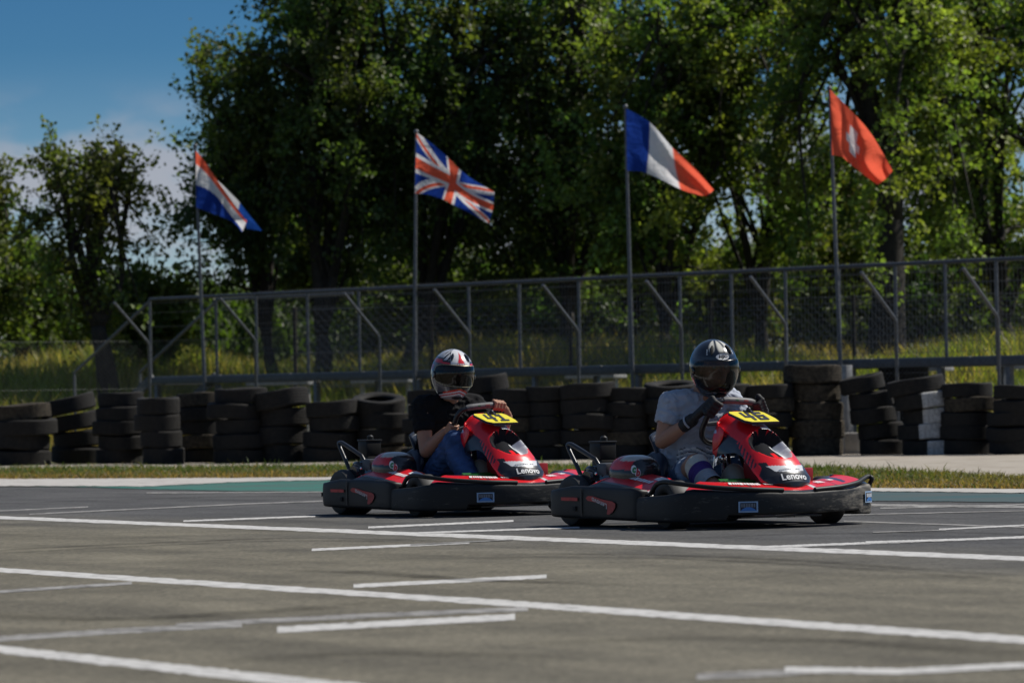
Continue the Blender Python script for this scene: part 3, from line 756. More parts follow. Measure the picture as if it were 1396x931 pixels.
def band3(a, b, c, t, e=.012):
    f = lambda x: sstep(-e, e, x)
    k1, k2 = f(t - 1 / 3), f(t - 2 / 3)
    return tuple(lerp(lerp(a[i], b[i], k1), c[i], k2) for i in range(3))
flag({0.0: [(853.5, 148), (854.2, 190), (855, 233)], .333: [(886, 167), (885, 203), (881.5, 236.5)], .666: [(916.5, 201), (920, 228), (927, 258)], .85: [(948, 230), (950, 246), (950, 265.5)], 1.0: [(973.5, 259), (969, 263), (962, 267.5)]},
     Y3 - .03, lambda u, v: band3(BLU, WHT_, RED, u), 'blue, white and red vertical tricolour flag blowing on its pole', lambda u, v: -.16 * math.sin(u * 9 + v * 2.5) * u - .05 * math.sin(v * 8 - u * 6) * u)
def swiss(u, v):
    a, b = (u - .5) * 1.0, (v - .5)
    x = max(min((.075 - abs(a)) / .012, 1), 0) * max(min((.26 - abs(b)) / .012, 1), 0)
    y = max(min((.14 - abs(a)) / .012, 1), 0) * max(min((.085 - abs(b)) / .012, 1), 0)
    k = max(x, y); return tuple(lerp(RED[i], WHT_[i], k) for i in range(3))
flag({0.0: [(1131.5, 122), (1133, 168), (1134.5, 212)], .25: [(1147, 138), (1147, 178), (1148.5, 215)], .5: [(1166, 157), (1162, 196), (1163, 227)], .75: [(1190, 186), (1180, 218), (1178, 239)], 1.0: [(1217, 233), (1209, 243), (1196.5, 252.5)]},
     Y4 - .03, swiss, 'red flag with a white cross blowing on the tallest pole', lambda u, v: -.16 * u * math.sin(u * 9 - v * 4) - .05 * math.sin(v * 9 + u * 5) * u)
def dist(p, a, b):
    p, a, b = np.array(p), np.array(a), np.array(b); d = b - a; t = np.clip(np.dot(p - a, d) / np.dot(d, d), 0, 1); return np.linalg.norm(p - a - d * t)
def union(u, v):
    x, y = u * 60, v * 30; c = BLU
    dd = min(abs((x / 60 - y / 30)) , abs(x / 60 + y / 30 - 1)) * 60 * .4472
    if dd < 3: c = WHT_
    # counterchanged red saltire
    for sx in (0, 1):
        e = (x - 2 * y) * .4472 if sx == 0 else (x - (60 - 2 * y)) * .4472
        left = x < 30
        if sx == 0 and ((left and -2 < e < 0) or (not left and 0 < e < 2)): c = RED
        if sx == 1 and ((left and 0 < e < 2) or (not left and -2 < e < 0)): c = RED
    if abs(x - 30) < 5 or abs(y - 15) < 5: c = WHT_
    if abs(x - 30) < 3 or abs(y - 15) < 3: c = RED
    return c
flag({0.0: [(568, 181), (567, 222), (566, 264)], .22: [(589, 196), (587, 233), (585, 266)], .46: [(612, 216), (615, 246), (606, 273)], .56: [(627, 231), (622, 256), (617, 279)], .75: [(645, 245), (643, 271), (641, 291)], 1.0: [(674, 262), (672.5, 283), (666.5, 305)]},
     Y2 - .03, union, 'red, white and blue crossed union flag blowing on its pole', lambda u, v: -.18 * math.sin(u * 11 + v * 3.0) * (u ** .7) - .04 * math.sin(v * 9 + u * 4) * u, 150, 100)
def dutch(u, v):
    k = [(0.0, .22, .60), (.5, .18, .52), (.8, .12, .75), (1.0, .10, .92)]
    a = interp([q[0] for q in k], [q[1] for q in k], u); b = interp([q[0] for q in k], [q[2] for q in k], u)
    return RED if v < a + .1 * u else (WHT_ if v < b else BLU)
def dback(u, v):
    p = lerp(np.array((296., 246.)), np.array((336., 302.)), u)
    q = bilin({0: [(296.5, 246)] * 2, .55: [(323, 272)] * 2, .8: [(335, 287)] * 2, 1.0: [(357.5, 315)] * 2}, u, .5)
    p = p * (1 - v) + q * v
    if u > .9: p = p + (np.array((0, 10.)) * (1 - v) * (u - .9) * 10)
    return at(p[0], p[1], Y1 + .05 + .08 * v)
flag({0.0: [(267, 206), (267, 245), (267.5, 283)], .3: [(280, 222), (283, 255), (286, 290)], .6: [(302, 255), (304, 276), (307, 298)], .85: [(324, 287), (322, 297), (321, 306)], 1.0: [(336.5, 301), (334, 308), (330, 317)]},
     Y1 - .05, dutch, 'red, white and blue horizontal tricolour flag folded by the wind', lambda u, v: -.12 * math.sin(u * 8 + v * 2), 90, 60, (dback, lambda u, v: WHT_ if u < .72 - .1 * v else (.02, .09, .42)))
# ------------------------------------------------------------------ land behind the fence
def bank0(x):
    """row of the foot of the bank, a little behind platform and fence"""
    return interp([-40, -9, -6, -4.5, 0, 4, 8, 30], [56, 57.0, 60, 60.5, 56.0, 52.5, 50, 50], x)
def bankz(x, y):
    k = sstep(0, 7.5, y - bank0(x))
    return (1.0 + .15 * math.sin(x * .9 + 1)) * k * (1 if x < 4 else 1 - .04 * min(x - 4, 5)) + .06 * math.sin(x * 1.3 + y * .7) * k
def bank_pt(u, v):
    x = lerp(-40, 40, u); y = bank0(x) - .5 + 240 * v ** 2.2; return Vector((x, y, bankz(x, y) - (.06 if v == 0 else 0) + .01))
mb = MB(); mb.grid(bank_pt, 120, 70)
o = mb.build('embankment', M['earth'], fixn=False); tag(o, kind='structure')

def blades(name, n, posfn, hfn, wfn, colfn, mtl, lean=.35, seg=2, label=None):
    """many thin bent leaf blades as one mesh"""
    V = np.zeros((n * (2 * seg + 1), 3), np.float32); Cc = np.ones((n * (2 * seg + 1), 4), np.float32); fs = []
    rs = np.random.RandomState(len(name))
    for i in range(n):
        p = posfn(rs); h = hfn(rs, p); wd = wfn(rs); a = rs.uniform(0, 2 * pi); b = rs.uniform(0, 2 * pi); l = h * lean * rs.uniform(.1, 1)
        c = colfn(rs, p); o = i * (2 * seg + 1)
        dx, dy = math.cos(a) * wd / 2, math.sin(a) * wd / 2; lx, ly = math.cos(b) * l, math.sin(b) * l
        for k in range(seg):
            t = k / seg; q = (p[0] + lx * t * t, p[1] + ly * t * t, p[2] + h * t * (1 - .15 * t * lean)); ww = 1 - .5 * t
            V[o + 2 * k] = (q[0] - dx * ww, q[1] - dy * ww, q[2]); V[o + 2 * k + 1] = (q[0] + dx * ww, q[1] + dy * ww, q[2])
        V[o + 2 * seg] = (p[0] + lx, p[1] + ly, p[2] + h * (1 - .25 * lean))
        Cc[o:o + 2 * seg + 1, :3] = c
        for k in range(seg - 1): fs.append((o + 2 * k, o + 2 * k + 1, o + 2 * k + 3, o + 2 * k + 2))
        fs.append((o + 2 * seg - 2, o + 2 * seg - 1, o + 2 * seg))
    me = bpy.data.meshes.new(name); me.from_pydata(V.tolist(), [], fs)
    ca = me.color_attributes.new('Col', 'FLOAT_COLOR', 'POINT'); ca.data.foreach_set('color', Cc.ravel()); me.materials.append(mtl)
    ob = link(name, me); tag(ob, label, None, None, 'stuff'); return ob

# short grass of the verge
xs_v = np.array(XS[1:-1], float)
def vpos(rs):
    x = rs.uniform(-60, 1460) if rs.rand() < .85 else rs.uniform(-300, 1740); a = interp(XS, APR, x); b = interp(XS, GRS, x)
    t = rs.beta(1.4, 1.2); p = ground(x, lerp(a + .2, b - .1, t))
    if mnoise.noise(Vector((p.x * 1.5, p.y * .8, 3))) + .6 * mnoise.noise(Vector((p.x * 4, p.y * 2, 9))) < -.38 + rs.uniform(-.2, .2) and rs.rand() < .8: return vpos(rs)
    return (p.x, p.y, .008, t, x)
def vcol(rs, p):
    dry = max(sstep(.55, .95, p[3] + rs.uniform(-.25, .25)), sstep(1180, 1390, p[4] + rs.uniform(-120, 120)) * .55, .35 if rs.rand() < .18 else 0)
    dry = dry if rs.rand() < .9 else 1 - dry
    g = np.array((.062, .105, .022)) * rs.uniform(.6, 1.5); d = np.array((.27, .19, .085)) * rs.uniform(.6, 1.3)
    return g * (1 - dry) + d * dry
blades('grass', 50000, vpos, lambda rs, p: rs.uniform(.025, .10) * (1.0 - .45 * p[3]) * (1 if rs.rand() < .96 else 1.6), lambda rs: rs.uniform(.006, .014), vcol, M['grassblade'], .9, 2, 'short green and straw coloured grass along the track verge')
# sparse weeds in the apron
# tall field grass on the bank
def tpos(rs):
    k = rs.uniform(-.145, .14) if rs.rand() < .82 else (rs.uniform(-.32, -.145) if rs.rand() < .6 else rs.uniform(.14, .26)); x = k * 58; y = bank0(x) + 16 * rs.rand() ** 1.4; x = k * y; return (x, y, bankz(x, y) - .02)
def patch(x, y): return .5 + .5 * math.sin(x * 1.1 + 2 * math.sin(y * .4)) * math.sin(y * .8 + 1.3 * math.sin(x * .7))
def tcol(rs, p):
    k = patch(p[0], p[1]); dry = sstep(.25, .75, k + rs.uniform(-.3, .3)) * .85
    g = np.array((.185, .245, .036)) * rs.uniform(.5, 1.5); d = np.array((.50, .39, .14)) * rs.uniform(.5, 1.2)
    return g * (1 - dry) + d * dry
blades('tall_grass', 72000, tpos, lambda rs, p: rs.uniform(.25, .75) * (.7 + .5 * patch(p[0] * .7 + 3, p[1])), lambda rs: rs.uniform(.012, .03), tcol, M['grassblade'], .55, 3, 'tall yellow-green grass on the bank behind the fences')
# maize
def maize():
    vs = []; fs = []; cs = []; rs = np.random.RandomState(3)
    for i in range(700):
        y = rs.uniform(78, 90); x = rs.uniform(-10, -1.8); z = bankz(x, y) - .05; h = rs.uniform(1.5, 2.1) * (1 if x < -2 else .8)
        n = rs.randint(8, 12)
        for k in range(n):
            t = k / n; a = rs.uniform(0, 2 * pi); zz = z + h * (.15 + .85 * t); L = rs.uniform(.45, .8); up = rs.uniform(.25, .55); wd = rs.uniform(.03, .05)
            d = np.array((math.cos(a), math.sin(a))); s_ = np.array((-d[1], d[0])) * wd; o = len(vs); c = np.array((.055, .085, .018)) * rs.uniform(.6, 1.5)
            for (q, hz, w_) in ((0, 0, .5), (.35, up * .8, 1), (.75, up * .75, .8), (1, up * .2, .05)):
                px, py = x + d[0] * L * q, y + d[1] * L * q
                vs += [(px - s_[0] * w_, py - s_[1] * w_, zz + hz), (px + s_[0] * w_, py + s_[1] * w_, zz + hz)]; cs += [c, c]
            fs += [(o + 2 * j, o + 2 * j + 1, o + 2 * j + 3, o + 2 * j + 2) for j in range(3)]
    mb = MB(); mb.add(vs, fs, 0, cs); ob = mb.build('maize', M['leaf'], None, colors=True, fixn=False, autos=0); tag(ob, 'tall green maize crop standing in the field behind the bank', None, None, 'stuff')
maize()

# ------------------------------------------------------------------ trees
def leaves_mesh(P, D, size, cols, rs):
    """P positions, D growth direction, folded leaf faces"""
    n = len(P); P = np.asarray(P); D = np.asarray(D)
    nrm = rs.normal(size=(n, 3)); nrm[:, 2] += .55; nrm /= np.linalg.norm(nrm, axis=1)[:, None]
    D = D + rs.normal(size=(n, 3)) * .8; D[:, 2] -= .25
    D -= nrm * (D * nrm).sum(1)[:, None]; D /= np.linalg.norm(D, axis=1)[:, None] + 1e-9
    S = np.cross(nrm, D); L = (size * rs.uniform(.6, 1.35, n))[:, None]; W = L * rs.uniform(.35, .5, n)[:, None]
    V = np.empty((n, 6, 3), np.float32)
    V[:, 0] = P; V[:, 1] = P + D * L * .35 - S * W + nrm * L * .10; V[:, 2] = P + D * L * .75 - S * W * .62 + nrm * L * .06
    V[:, 3] = P + D * L - nrm * L * .12; V[:, 4] = P + D * L * .75 + S * W * .62 + nrm * L * .06; V[:, 5] = P + D * L * .35 + S * W + nrm * L * .10
    idx = np.arange(n)[:, None] * 6
    Fq = np.concatenate([idx + np.array([[0, 1, 2, 3]]), idx + np.array([[0, 3, 4, 5]])], 0)
    me = bpy.data.meshes.new('crown'); me.vertices.add(n * 6); me.vertices.foreach_set('co', V.reshape(-1))
    m = len(Fq); me.loops.add(m * 4); me.polygons.add(m); me.loops.foreach_set('vertex_index', Fq.reshape(-1).astype(np.int32))
    me.polygons.foreach_set('loop_start', np.arange(0, m * 4, 4, dtype=np.int32)); me.polygons.foreach_set('loop_total', np.full(m, 4, np.int32))
    me.update(calc_edges=True)
    ca = me.color_attributes.new('Col', 'FLOAT_COLOR', 'POINT'); a = np.ones((n, 6, 4), np.float32); a[:, :, :3] = np.asarray(cols)[:, None, :]
    ca.data.foreach_set('color', a.reshape(-1)); return me

def tree(name, label, base, ctr, rad, seed, trunk=.16, nlead=3, nbr=26, ntw=12, nlf=30, leaf=.12, col=(.045, .075, .014), low=.0, tw=.8, cat='tree', group='trees behind the platform', lead_from=.35, fork=None):
    rs = np.random.RandomState(seed); base = np.array(base, float); ctr = np.array(ctr, float); rad = np.array(rad, float)
    wood = MB(); P = []; D = []; Cc = []
    top = ctr + np.array((0, 0, rad[2] * .9))
    fk = base + (ctr - np.array((0, 0, rad[2] * .55)) - base) * lead_from if fork is None else np.array(fork, float)
    tr = [base + np.array((0, 0, -.15)), base + (fk - base) * .5 + rs.normal(size=3) * np.array((.07, .07, 0)), fk]
    wood.tube(catmull(tr, 5), list(np.linspace(trunk * 1.25, trunk * .66, 11)), 10)
    leaders = []
    for k in range(nlead):
        a = 2 * pi * (k + rs.uniform(-.3, .3)) / nlead + seed
        tip = ctr + rad * np.array((math.cos(a) * .5, math.sin(a) * .5, rs.uniform(.6, .95))) if nlead > 1 else top
        m1 = fk + (tip - fk) * .4 + rs.normal(size=3) * rad * .08
        pts = catmull([fk, m1, fk + (tip - fk) * .75 + rs.normal(size=3) * rad * .06, tip], 6)
        wood.tube(pts, list(.006 + trunk * .62 * np.linspace(1, 0, len(pts)) ** 1.5), 7); leaders.append([np.array(p) for p in pts])
    for k in range(nbr + nlead * 2):
        ld = leaders[k % nlead]; t = rs.uniform(.02, 1) ** .9; s0 = ld[int(t * (len(ld) - 1))]
        az = rs.uniform(0, 2 * pi); zz = rs.uniform(-1, .95); rr = (1 - abs(zz) ** 3.2) ** .4 * (rs.uniform(.5, 1.06) + (rs.uniform(.1, .45) if rs.rand() < .3 else 0))
        d = np.array((math.cos(az) * rr, math.sin(az) * rr, zz * rs.uniform(.85, 1.05)))
        e = ctr + rad * d
        if k >= nbr:                               # the leading shoots carry leaves to their tips
            s0 = ld[int(.55 * (len(ld) - 1))]; e = ld[-1] + rs.normal(size=3) * np.array((.25, .25, .1)) + np.array((0, 0, .15))
        if low and e[2] < ctr[2] - rad[2] * low: e[2] = ctr[2] - rad[2] * low * rs.uniform(.6, 1)
        v = e - s0; ln = np.linalg.norm(v)
        m1 = s0 + v * .5 + np.array((0, 0, .10 * ln)) + rs.normal(size=3) * .06 * ln
        pts = [np.array(p) for p in catmull([s0, m1, e], 6)]
        r0 = min(trunk * .3, .02 + .012 * ln); wood.tube(pts, list(np.linspace(r0, .006, len(pts))), 5, cap=False)
        shade = rs.uniform(.7, 1.35); hue = rs.uniform(-.2, .25)
        for q in range(ntw):
            u = rs.uniform(.25, 1.0); f = u * (len(pts) - 1); i = min(int(f), len(pts) - 2); p0 = pts[i] + (pts[i + 1] - pts[i]) * (f - i)
            td = v / (ln + 1e-6) * .6 + rs.normal(size=3) * .75; td[2] += .15; td /= np.linalg.norm(td); L = tw * rs.uniform(.4, 1.1)
            p1 = p0 + td * L * .55 + rs.normal(size=3) * .05; p2 = p0 + td * L + np.array((0, 0, -.12 * L))
            if rs.rand() < .7: wood.tube([p0, p1, p2], [.008, .005, .003], 3, cap=False)
            n = int(nlf * rs.uniform(.6, 1.3)); tt = rs.uniform(.05, 1.08, n)[:, None]
            pp = np.where(tt < .55, p0 + (p1 - p0) * (tt / .55), p1 + (p2 - p1) * ((tt - .55) / .45)) + rs.normal(size=(n, 3)) * .075 * (tw / .8)
            c = np.array(col) * shade * rs.uniform(.75, 1.3); c = c * np.array((1 + hue, 1, 1 - hue * .5))
            P.append(pp); D.append(np.repeat(td[None], n, 0)); Cc.append(np.clip(c * rs.uniform(.75, 1.25, (n, 1)), .002, 1))
    root = empty(name, base); tag(root, label, cat, group)
    def loc(me):
        me.transform(Matrix.Translation(Vector(-base)))
    me = leaves_mesh(np.concatenate(P), np.concatenate(D), leaf, np.concatenate(Cc), rs); loc(me); me.materials.append(M['leaf']); link('crown', me, root)
    wm = wood.mesh('trunk'); loc(wm); wm.materials.append(M['bark']); link('trunk', wm, root)
    return root
def tp(px, py, Y): return tuple(at(px, py, Y))
def base_at(px, Y):
    p = at(px, 540, Y); return (p.x, p.y, bankz(p.x, p.y))
def rd(px, pz, Y, dep=1.0):
    s = F / Y; return (px / s, px / s * dep, pz / s)
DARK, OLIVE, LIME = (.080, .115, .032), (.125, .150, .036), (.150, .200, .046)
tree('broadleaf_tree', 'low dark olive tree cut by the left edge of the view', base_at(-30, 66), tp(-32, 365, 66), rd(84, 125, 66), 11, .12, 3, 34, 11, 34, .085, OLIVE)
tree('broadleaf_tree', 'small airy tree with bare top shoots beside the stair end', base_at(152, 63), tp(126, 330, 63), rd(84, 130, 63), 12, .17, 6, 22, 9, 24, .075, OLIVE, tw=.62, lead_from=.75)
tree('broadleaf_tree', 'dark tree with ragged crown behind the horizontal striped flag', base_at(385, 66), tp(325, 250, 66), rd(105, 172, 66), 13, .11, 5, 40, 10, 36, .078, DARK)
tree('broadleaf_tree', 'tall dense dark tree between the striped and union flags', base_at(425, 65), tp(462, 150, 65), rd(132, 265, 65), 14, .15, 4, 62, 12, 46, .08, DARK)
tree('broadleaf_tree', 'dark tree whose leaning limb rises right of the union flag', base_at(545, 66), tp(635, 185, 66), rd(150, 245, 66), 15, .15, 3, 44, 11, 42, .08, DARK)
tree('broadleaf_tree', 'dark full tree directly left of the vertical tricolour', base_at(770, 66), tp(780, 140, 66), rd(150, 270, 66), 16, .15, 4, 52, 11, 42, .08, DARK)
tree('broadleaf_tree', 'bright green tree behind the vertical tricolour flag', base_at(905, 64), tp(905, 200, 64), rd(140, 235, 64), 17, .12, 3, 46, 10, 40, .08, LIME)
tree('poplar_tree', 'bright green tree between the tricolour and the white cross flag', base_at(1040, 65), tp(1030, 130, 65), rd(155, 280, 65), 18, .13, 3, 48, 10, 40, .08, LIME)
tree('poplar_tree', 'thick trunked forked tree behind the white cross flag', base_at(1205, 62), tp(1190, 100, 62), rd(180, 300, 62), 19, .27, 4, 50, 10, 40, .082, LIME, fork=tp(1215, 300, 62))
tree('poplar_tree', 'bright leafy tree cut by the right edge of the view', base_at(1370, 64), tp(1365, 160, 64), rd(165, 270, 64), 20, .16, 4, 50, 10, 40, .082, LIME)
# second rank, further into the field
for i, (px, py, rx, rz, Y, cl, lab) in enumerate([(560, 300, 110, 150, 76, DARK, 'dark tree filling the gap low behind the union flag'), (700, 280, 110, 170, 78, DARK, 'dark tree set back between union flag and vertical tricolour'),
        (860, 330, 100, 120, 76, DARK, 'low dark tree set back behind the vertical tricolour pole'), (1120, 320, 110, 110, 75, OLIVE, 'low olive tree set back beside the white cross flagpole'), (1300, 300, 120, 140, 77, OLIVE, 'olive tree set back between the forked tree and right edge'),
        (440, 330, 90, 90, 74, DARK, 'low dark tree set back above the platform left of union flag')]):
    tree('broadleaf_tree', lab, base_at(px, Y), tp(px, py, Y), rd(rx, rz, Y), 40 + i, .12, 3, 32, 10, 36, .095, cl)
# bushes under the trees
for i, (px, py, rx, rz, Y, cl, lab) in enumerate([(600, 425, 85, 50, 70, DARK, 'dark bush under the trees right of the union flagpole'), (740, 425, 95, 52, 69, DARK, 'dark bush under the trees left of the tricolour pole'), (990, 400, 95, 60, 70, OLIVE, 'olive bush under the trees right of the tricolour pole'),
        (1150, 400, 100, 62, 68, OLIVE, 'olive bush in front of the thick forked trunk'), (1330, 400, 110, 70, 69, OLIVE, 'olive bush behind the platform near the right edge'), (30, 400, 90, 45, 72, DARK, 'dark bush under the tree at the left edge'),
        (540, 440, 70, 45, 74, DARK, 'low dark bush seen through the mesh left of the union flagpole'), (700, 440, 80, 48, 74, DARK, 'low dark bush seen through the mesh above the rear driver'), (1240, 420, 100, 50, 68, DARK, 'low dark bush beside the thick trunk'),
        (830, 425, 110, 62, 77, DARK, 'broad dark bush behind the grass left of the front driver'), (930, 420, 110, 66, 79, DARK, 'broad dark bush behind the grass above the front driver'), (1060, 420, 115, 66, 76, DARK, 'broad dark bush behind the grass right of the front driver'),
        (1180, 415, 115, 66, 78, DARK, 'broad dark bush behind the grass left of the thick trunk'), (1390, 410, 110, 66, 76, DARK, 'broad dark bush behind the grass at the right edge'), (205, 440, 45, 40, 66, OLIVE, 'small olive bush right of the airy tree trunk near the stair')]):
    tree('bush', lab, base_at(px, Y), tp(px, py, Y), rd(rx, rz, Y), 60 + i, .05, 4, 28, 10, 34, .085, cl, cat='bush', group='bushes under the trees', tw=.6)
# ------------------------------------------------------------------ go-karts
def dashes(n, rs, w=1.0, h=.5, gap=.3):
    """rows of small worn lettering strokes too far away to read: list of (x0,x1,y0,y1) in unit width"""
    out = []; x = 0
    ws = [rs.uniform(.5, 1.1) for _ in range(n)]; tot = sum(ws) * (1 + gap)
    for q in ws:
        out.append((x / tot - .5, (x + q) / tot - .5, -.5 + rs.uniform(0, .12), .5 - rs.uniform(0, .15))); x += q * (1 + gap)
    return out

def decal(name, shapes, fn, mtl, parent, sub=3):
    """shapes in (s,t) mapped on a surface by fn(s,t) -> point; shapes: (verts, faces) or list of rects"""
    mb = MB()
    if isinstance(shapes, tuple):
        vs, fs = shapes; mb.add([fn(*v) for v in vs], fs)
    else:
        for (x0, x1, y0, y1) in shapes:
            g = [[fn(lerp(x0, x1, i / sub), lerp(y0, y1, j / sub)) for j in range(sub + 1)] for i in range(sub + 1)]
            for i in range(sub):
                for j in range(sub): mb.add([g[i][j], g[i + 1][j], g[i + 1][j + 1], g[i][j + 1]], [(0, 1, 2, 3)])
    return mb.build(name, mtl, parent, smooth=False, fixn=False)

LENOVO = text_polys('Lenovo', .022, 1.02)
HJC = text_polys('HJC', .035, 1.0, .15)
LC, LB = text_polys('c', .05, 1, .2), text_polys('b', .05, 1, .2)
DIG = {  # squared racing numerals, drawn as boxes in a 1 x 1.3 cell
    '4': [(0, .28, .45, 1.3), (0, 1.0, .45, .72), (.58, .88, 0, 1.3)],
    '6': [(0, .28, 0, 1.3), (0, .95, 1.03, 1.3), (0, .95, 0, .26), (.68, .95, 0, .8), (.2, .95, .55, .8)],
    '1': [(.35, .66, .0, 1.3), (.05, .5, .92, 1.2), (.02, .98, 0, .26)]}

def path_frame(pts, per=10):
    P = catmull([(x, y, 0) for x, y in pts], per); N = len(P); nr = []
    for i in range(N):
        t = (P[min(i + 1, N - 1)] - P[max(i - 1, 0)]).normalized(); nr.append(Vector((t.y, -t.x, 0)))
    ln = [0]
    for i in range(1, N): ln.append(ln[-1] + (P[i] - P[i - 1]).length)
    return P, nr, [l / ln[-1] for l in ln], ln[-1]
def along(fr, s):
    P, nr, ss, L = fr; i = int(min(max(np.searchsorted(ss, s) - 1, 0), len(P) - 2)); t = (s - ss[i]) / (ss[i + 1] - ss[i] + 1e-9); t = max(0, min(1, t))
    return P[i].lerp(P[i + 1], t), nr[i].lerp(nr[i + 1], t).normalized()

# nose panel: centre line (x,z), half width, depth of the bulge
NV = [0, .05, .12, .20, .30, .45, .60, .75, .86, .95, 1.0]
NXc = [.225, .240, .280, .340, .425, .560, .660, .748, .806, .834, .836]
NZc = [.500, .575, .612, .606, .575, .508, .428, .348, .286, .238, .212]
NWc = [.135, .142, .150, .152, .152, .157, .165, .172, .165, .130, .085]
NBc = [.08, .13, .17, .19, .20, .17, .14, .12, .10, .075, .05]
def nose_c(v):
    return Vector((interp(NV, NXc, v), 0, interp(NV, NZc, v)))
def nose_n(v):
    a, b = nose_c(max(0, v - .04)), nose_c(min(1, v + .04)); t = (b - a).normalized(); return Vector((-t.z, 0, t.x))
def hole_d(v, th):
    # pear shaped intake, in (v, lateral) space
    y = math.sin(th); c = .56; hv = (v - c) / (.165 if v > c else .125); hw = y / (.70 - .9 * max(0, v - c) - .3 * max(0, c - v))
    return abs(hv) ** (2.4 if v > c else 4) + abs(hw) ** 2.6
def nose_lim(v): return interp([0, .28, .42, .55, .80, 1], [1.75, 1.72, 1.42, 1.26, 1.30, 1.5], v)
def nose_p(v, th, off=0.0, dent=True):
    w, b = interp(NV, NWc, v), interp(NV, NBc, v); n = nose_n(v)
    p = nose_c(v) + Vector((0, 1, 0)) * (w * math.sin(th)) - n * (b * (1 - math.cos(th)))
    nn = (n * math.cos(th) * w + Vector((0, 1, 0)) * math.sin(th) * b).normalized()
    if dent and .40 < v < .75:
        d = hole_d(v, th)
        if d < 1.05: off -= .060 * sstep(1.0, .82, d) * (1.15 - .6 * sstep(.5, .72, v))
    return p + nn * off
def nose_paint(u, v):
    th = lerp(-nose_lim(v), nose_lim(v), u); y = math.sin(th); d = hole_d(v, th) if .40 < v < .75 else 9
    RD, BK, WT = (.72, .010, .016), (.012, .013, .016), (.62, .63, .65)
    if abs(th) < 1.3 and d < (1.10 if v < .62 else 1.0):
        if th > .27 and y > .36 - (v - .5) * .4: return WT if v > .50 else BK
        if v < .668 - .05 * abs(y) and not (v > .60 and abs(y + .02) < .10): return BK
        if v < .66 and abs(y + .02) < .10: return RD
        return BK if (v < .64 and y < .2) else RD
    # black smile with a pale band over it
    lim = .795 + .10 * (1 - abs(y)) ** 1 * 0
    sm = .745 + .050 * math.cos(y * 1.9)
    if v > sm and abs(y) < .93 - max(0, .80 - v) * 3: 
        if v < sm + .055 and abs(y) < .68 - (v - sm) * 2.6: return (.60, .61, .63)
        return BK
    if abs(y) < .80 and sm - .05 * abs(y) * 1.2 < v and abs(y) > .62: return BK
    # side panels: dark with red slashes below the dome
    side = abs(th)
    if side > .98 and v > .28:
        f = (th if th > 0 else -th)
        if v > .42 and f < 1.25 + .2 and math.sin((v * 1.0 - f * .16) * 150) > -.1 and f < 1.05 + (v - .42) * 1.2: return RD if v < .75 else RD
        if v < .72: return (.014, .018, .028)
    if side > .95 and .10 < v < .30:
        # pale chevron on the dome flank
        q = (v - .10) / .2; k = abs(q - .5) * .9
        if .05 < (side - 1.05 - k * .55 + .12) < .17: return (.42, .50, .66)
        if side < 1.05 + k * .55 and side > .98: return (.22, .008, .03)
    return RD

FRONT = path_frame([(.22, -.598), (.27, -.612), (.45, -.625), (.60, -.618), (.70, -.570), (.785, -.45), (.87, -.25), (.90, 0),
                    (.87, .25), (.785, .45), (.705, .575), (.60, .622), (.45, .628), (.27, .615), (.22, .60)])
PODR = path_frame([(-.655, -.36), (-.665, -.48), (-.635, -.575), (-.54, -.612), (-.30, -.618), (0, -.618), (.205, -.618), (.25, -.60), (.258, -.55)])
REAR = path_frame([(-.60, .46), (-.665, .40), (-.68, 0), (-.665, -.40), (-.60, -.46)])
def f_top(s): return interp([0, .05, .14, .22, .34, .5, .66, .78, .86, .95, 1], [.165, .17, .182, .20, .196, .186, .196, .215, .20, .17, .165], s)
def f_bot(s): return interp([0, .2, .30, .302, .70, .702, .80, 1], [.038, .038, .042, .07, .078, .055, .05, .045], s)
def wall_fn(fr, top, bot, inn=.05, bul=.012):
    prof = [(-inn, 0), (-.004, 0), (.004, .05), (bul * .6, .25), (bul * .6, .75), (.004, .94), (-.002, .985), (-.010, 1.0), (-inn, .985)]
    def fn(u, v):
        p, n = along(fr, u); f = v * (len(prof) - 1); i = min(int(f), len(prof) - 2); t = f - i
        o = lerp(prof[i][0], prof[i + 1][0], t); h = lerp(prof[i][1], prof[i + 1][1], t)
        return p + n * o + Vector((0, 0, lerp(bot(u), top(u), h)))
    return fn

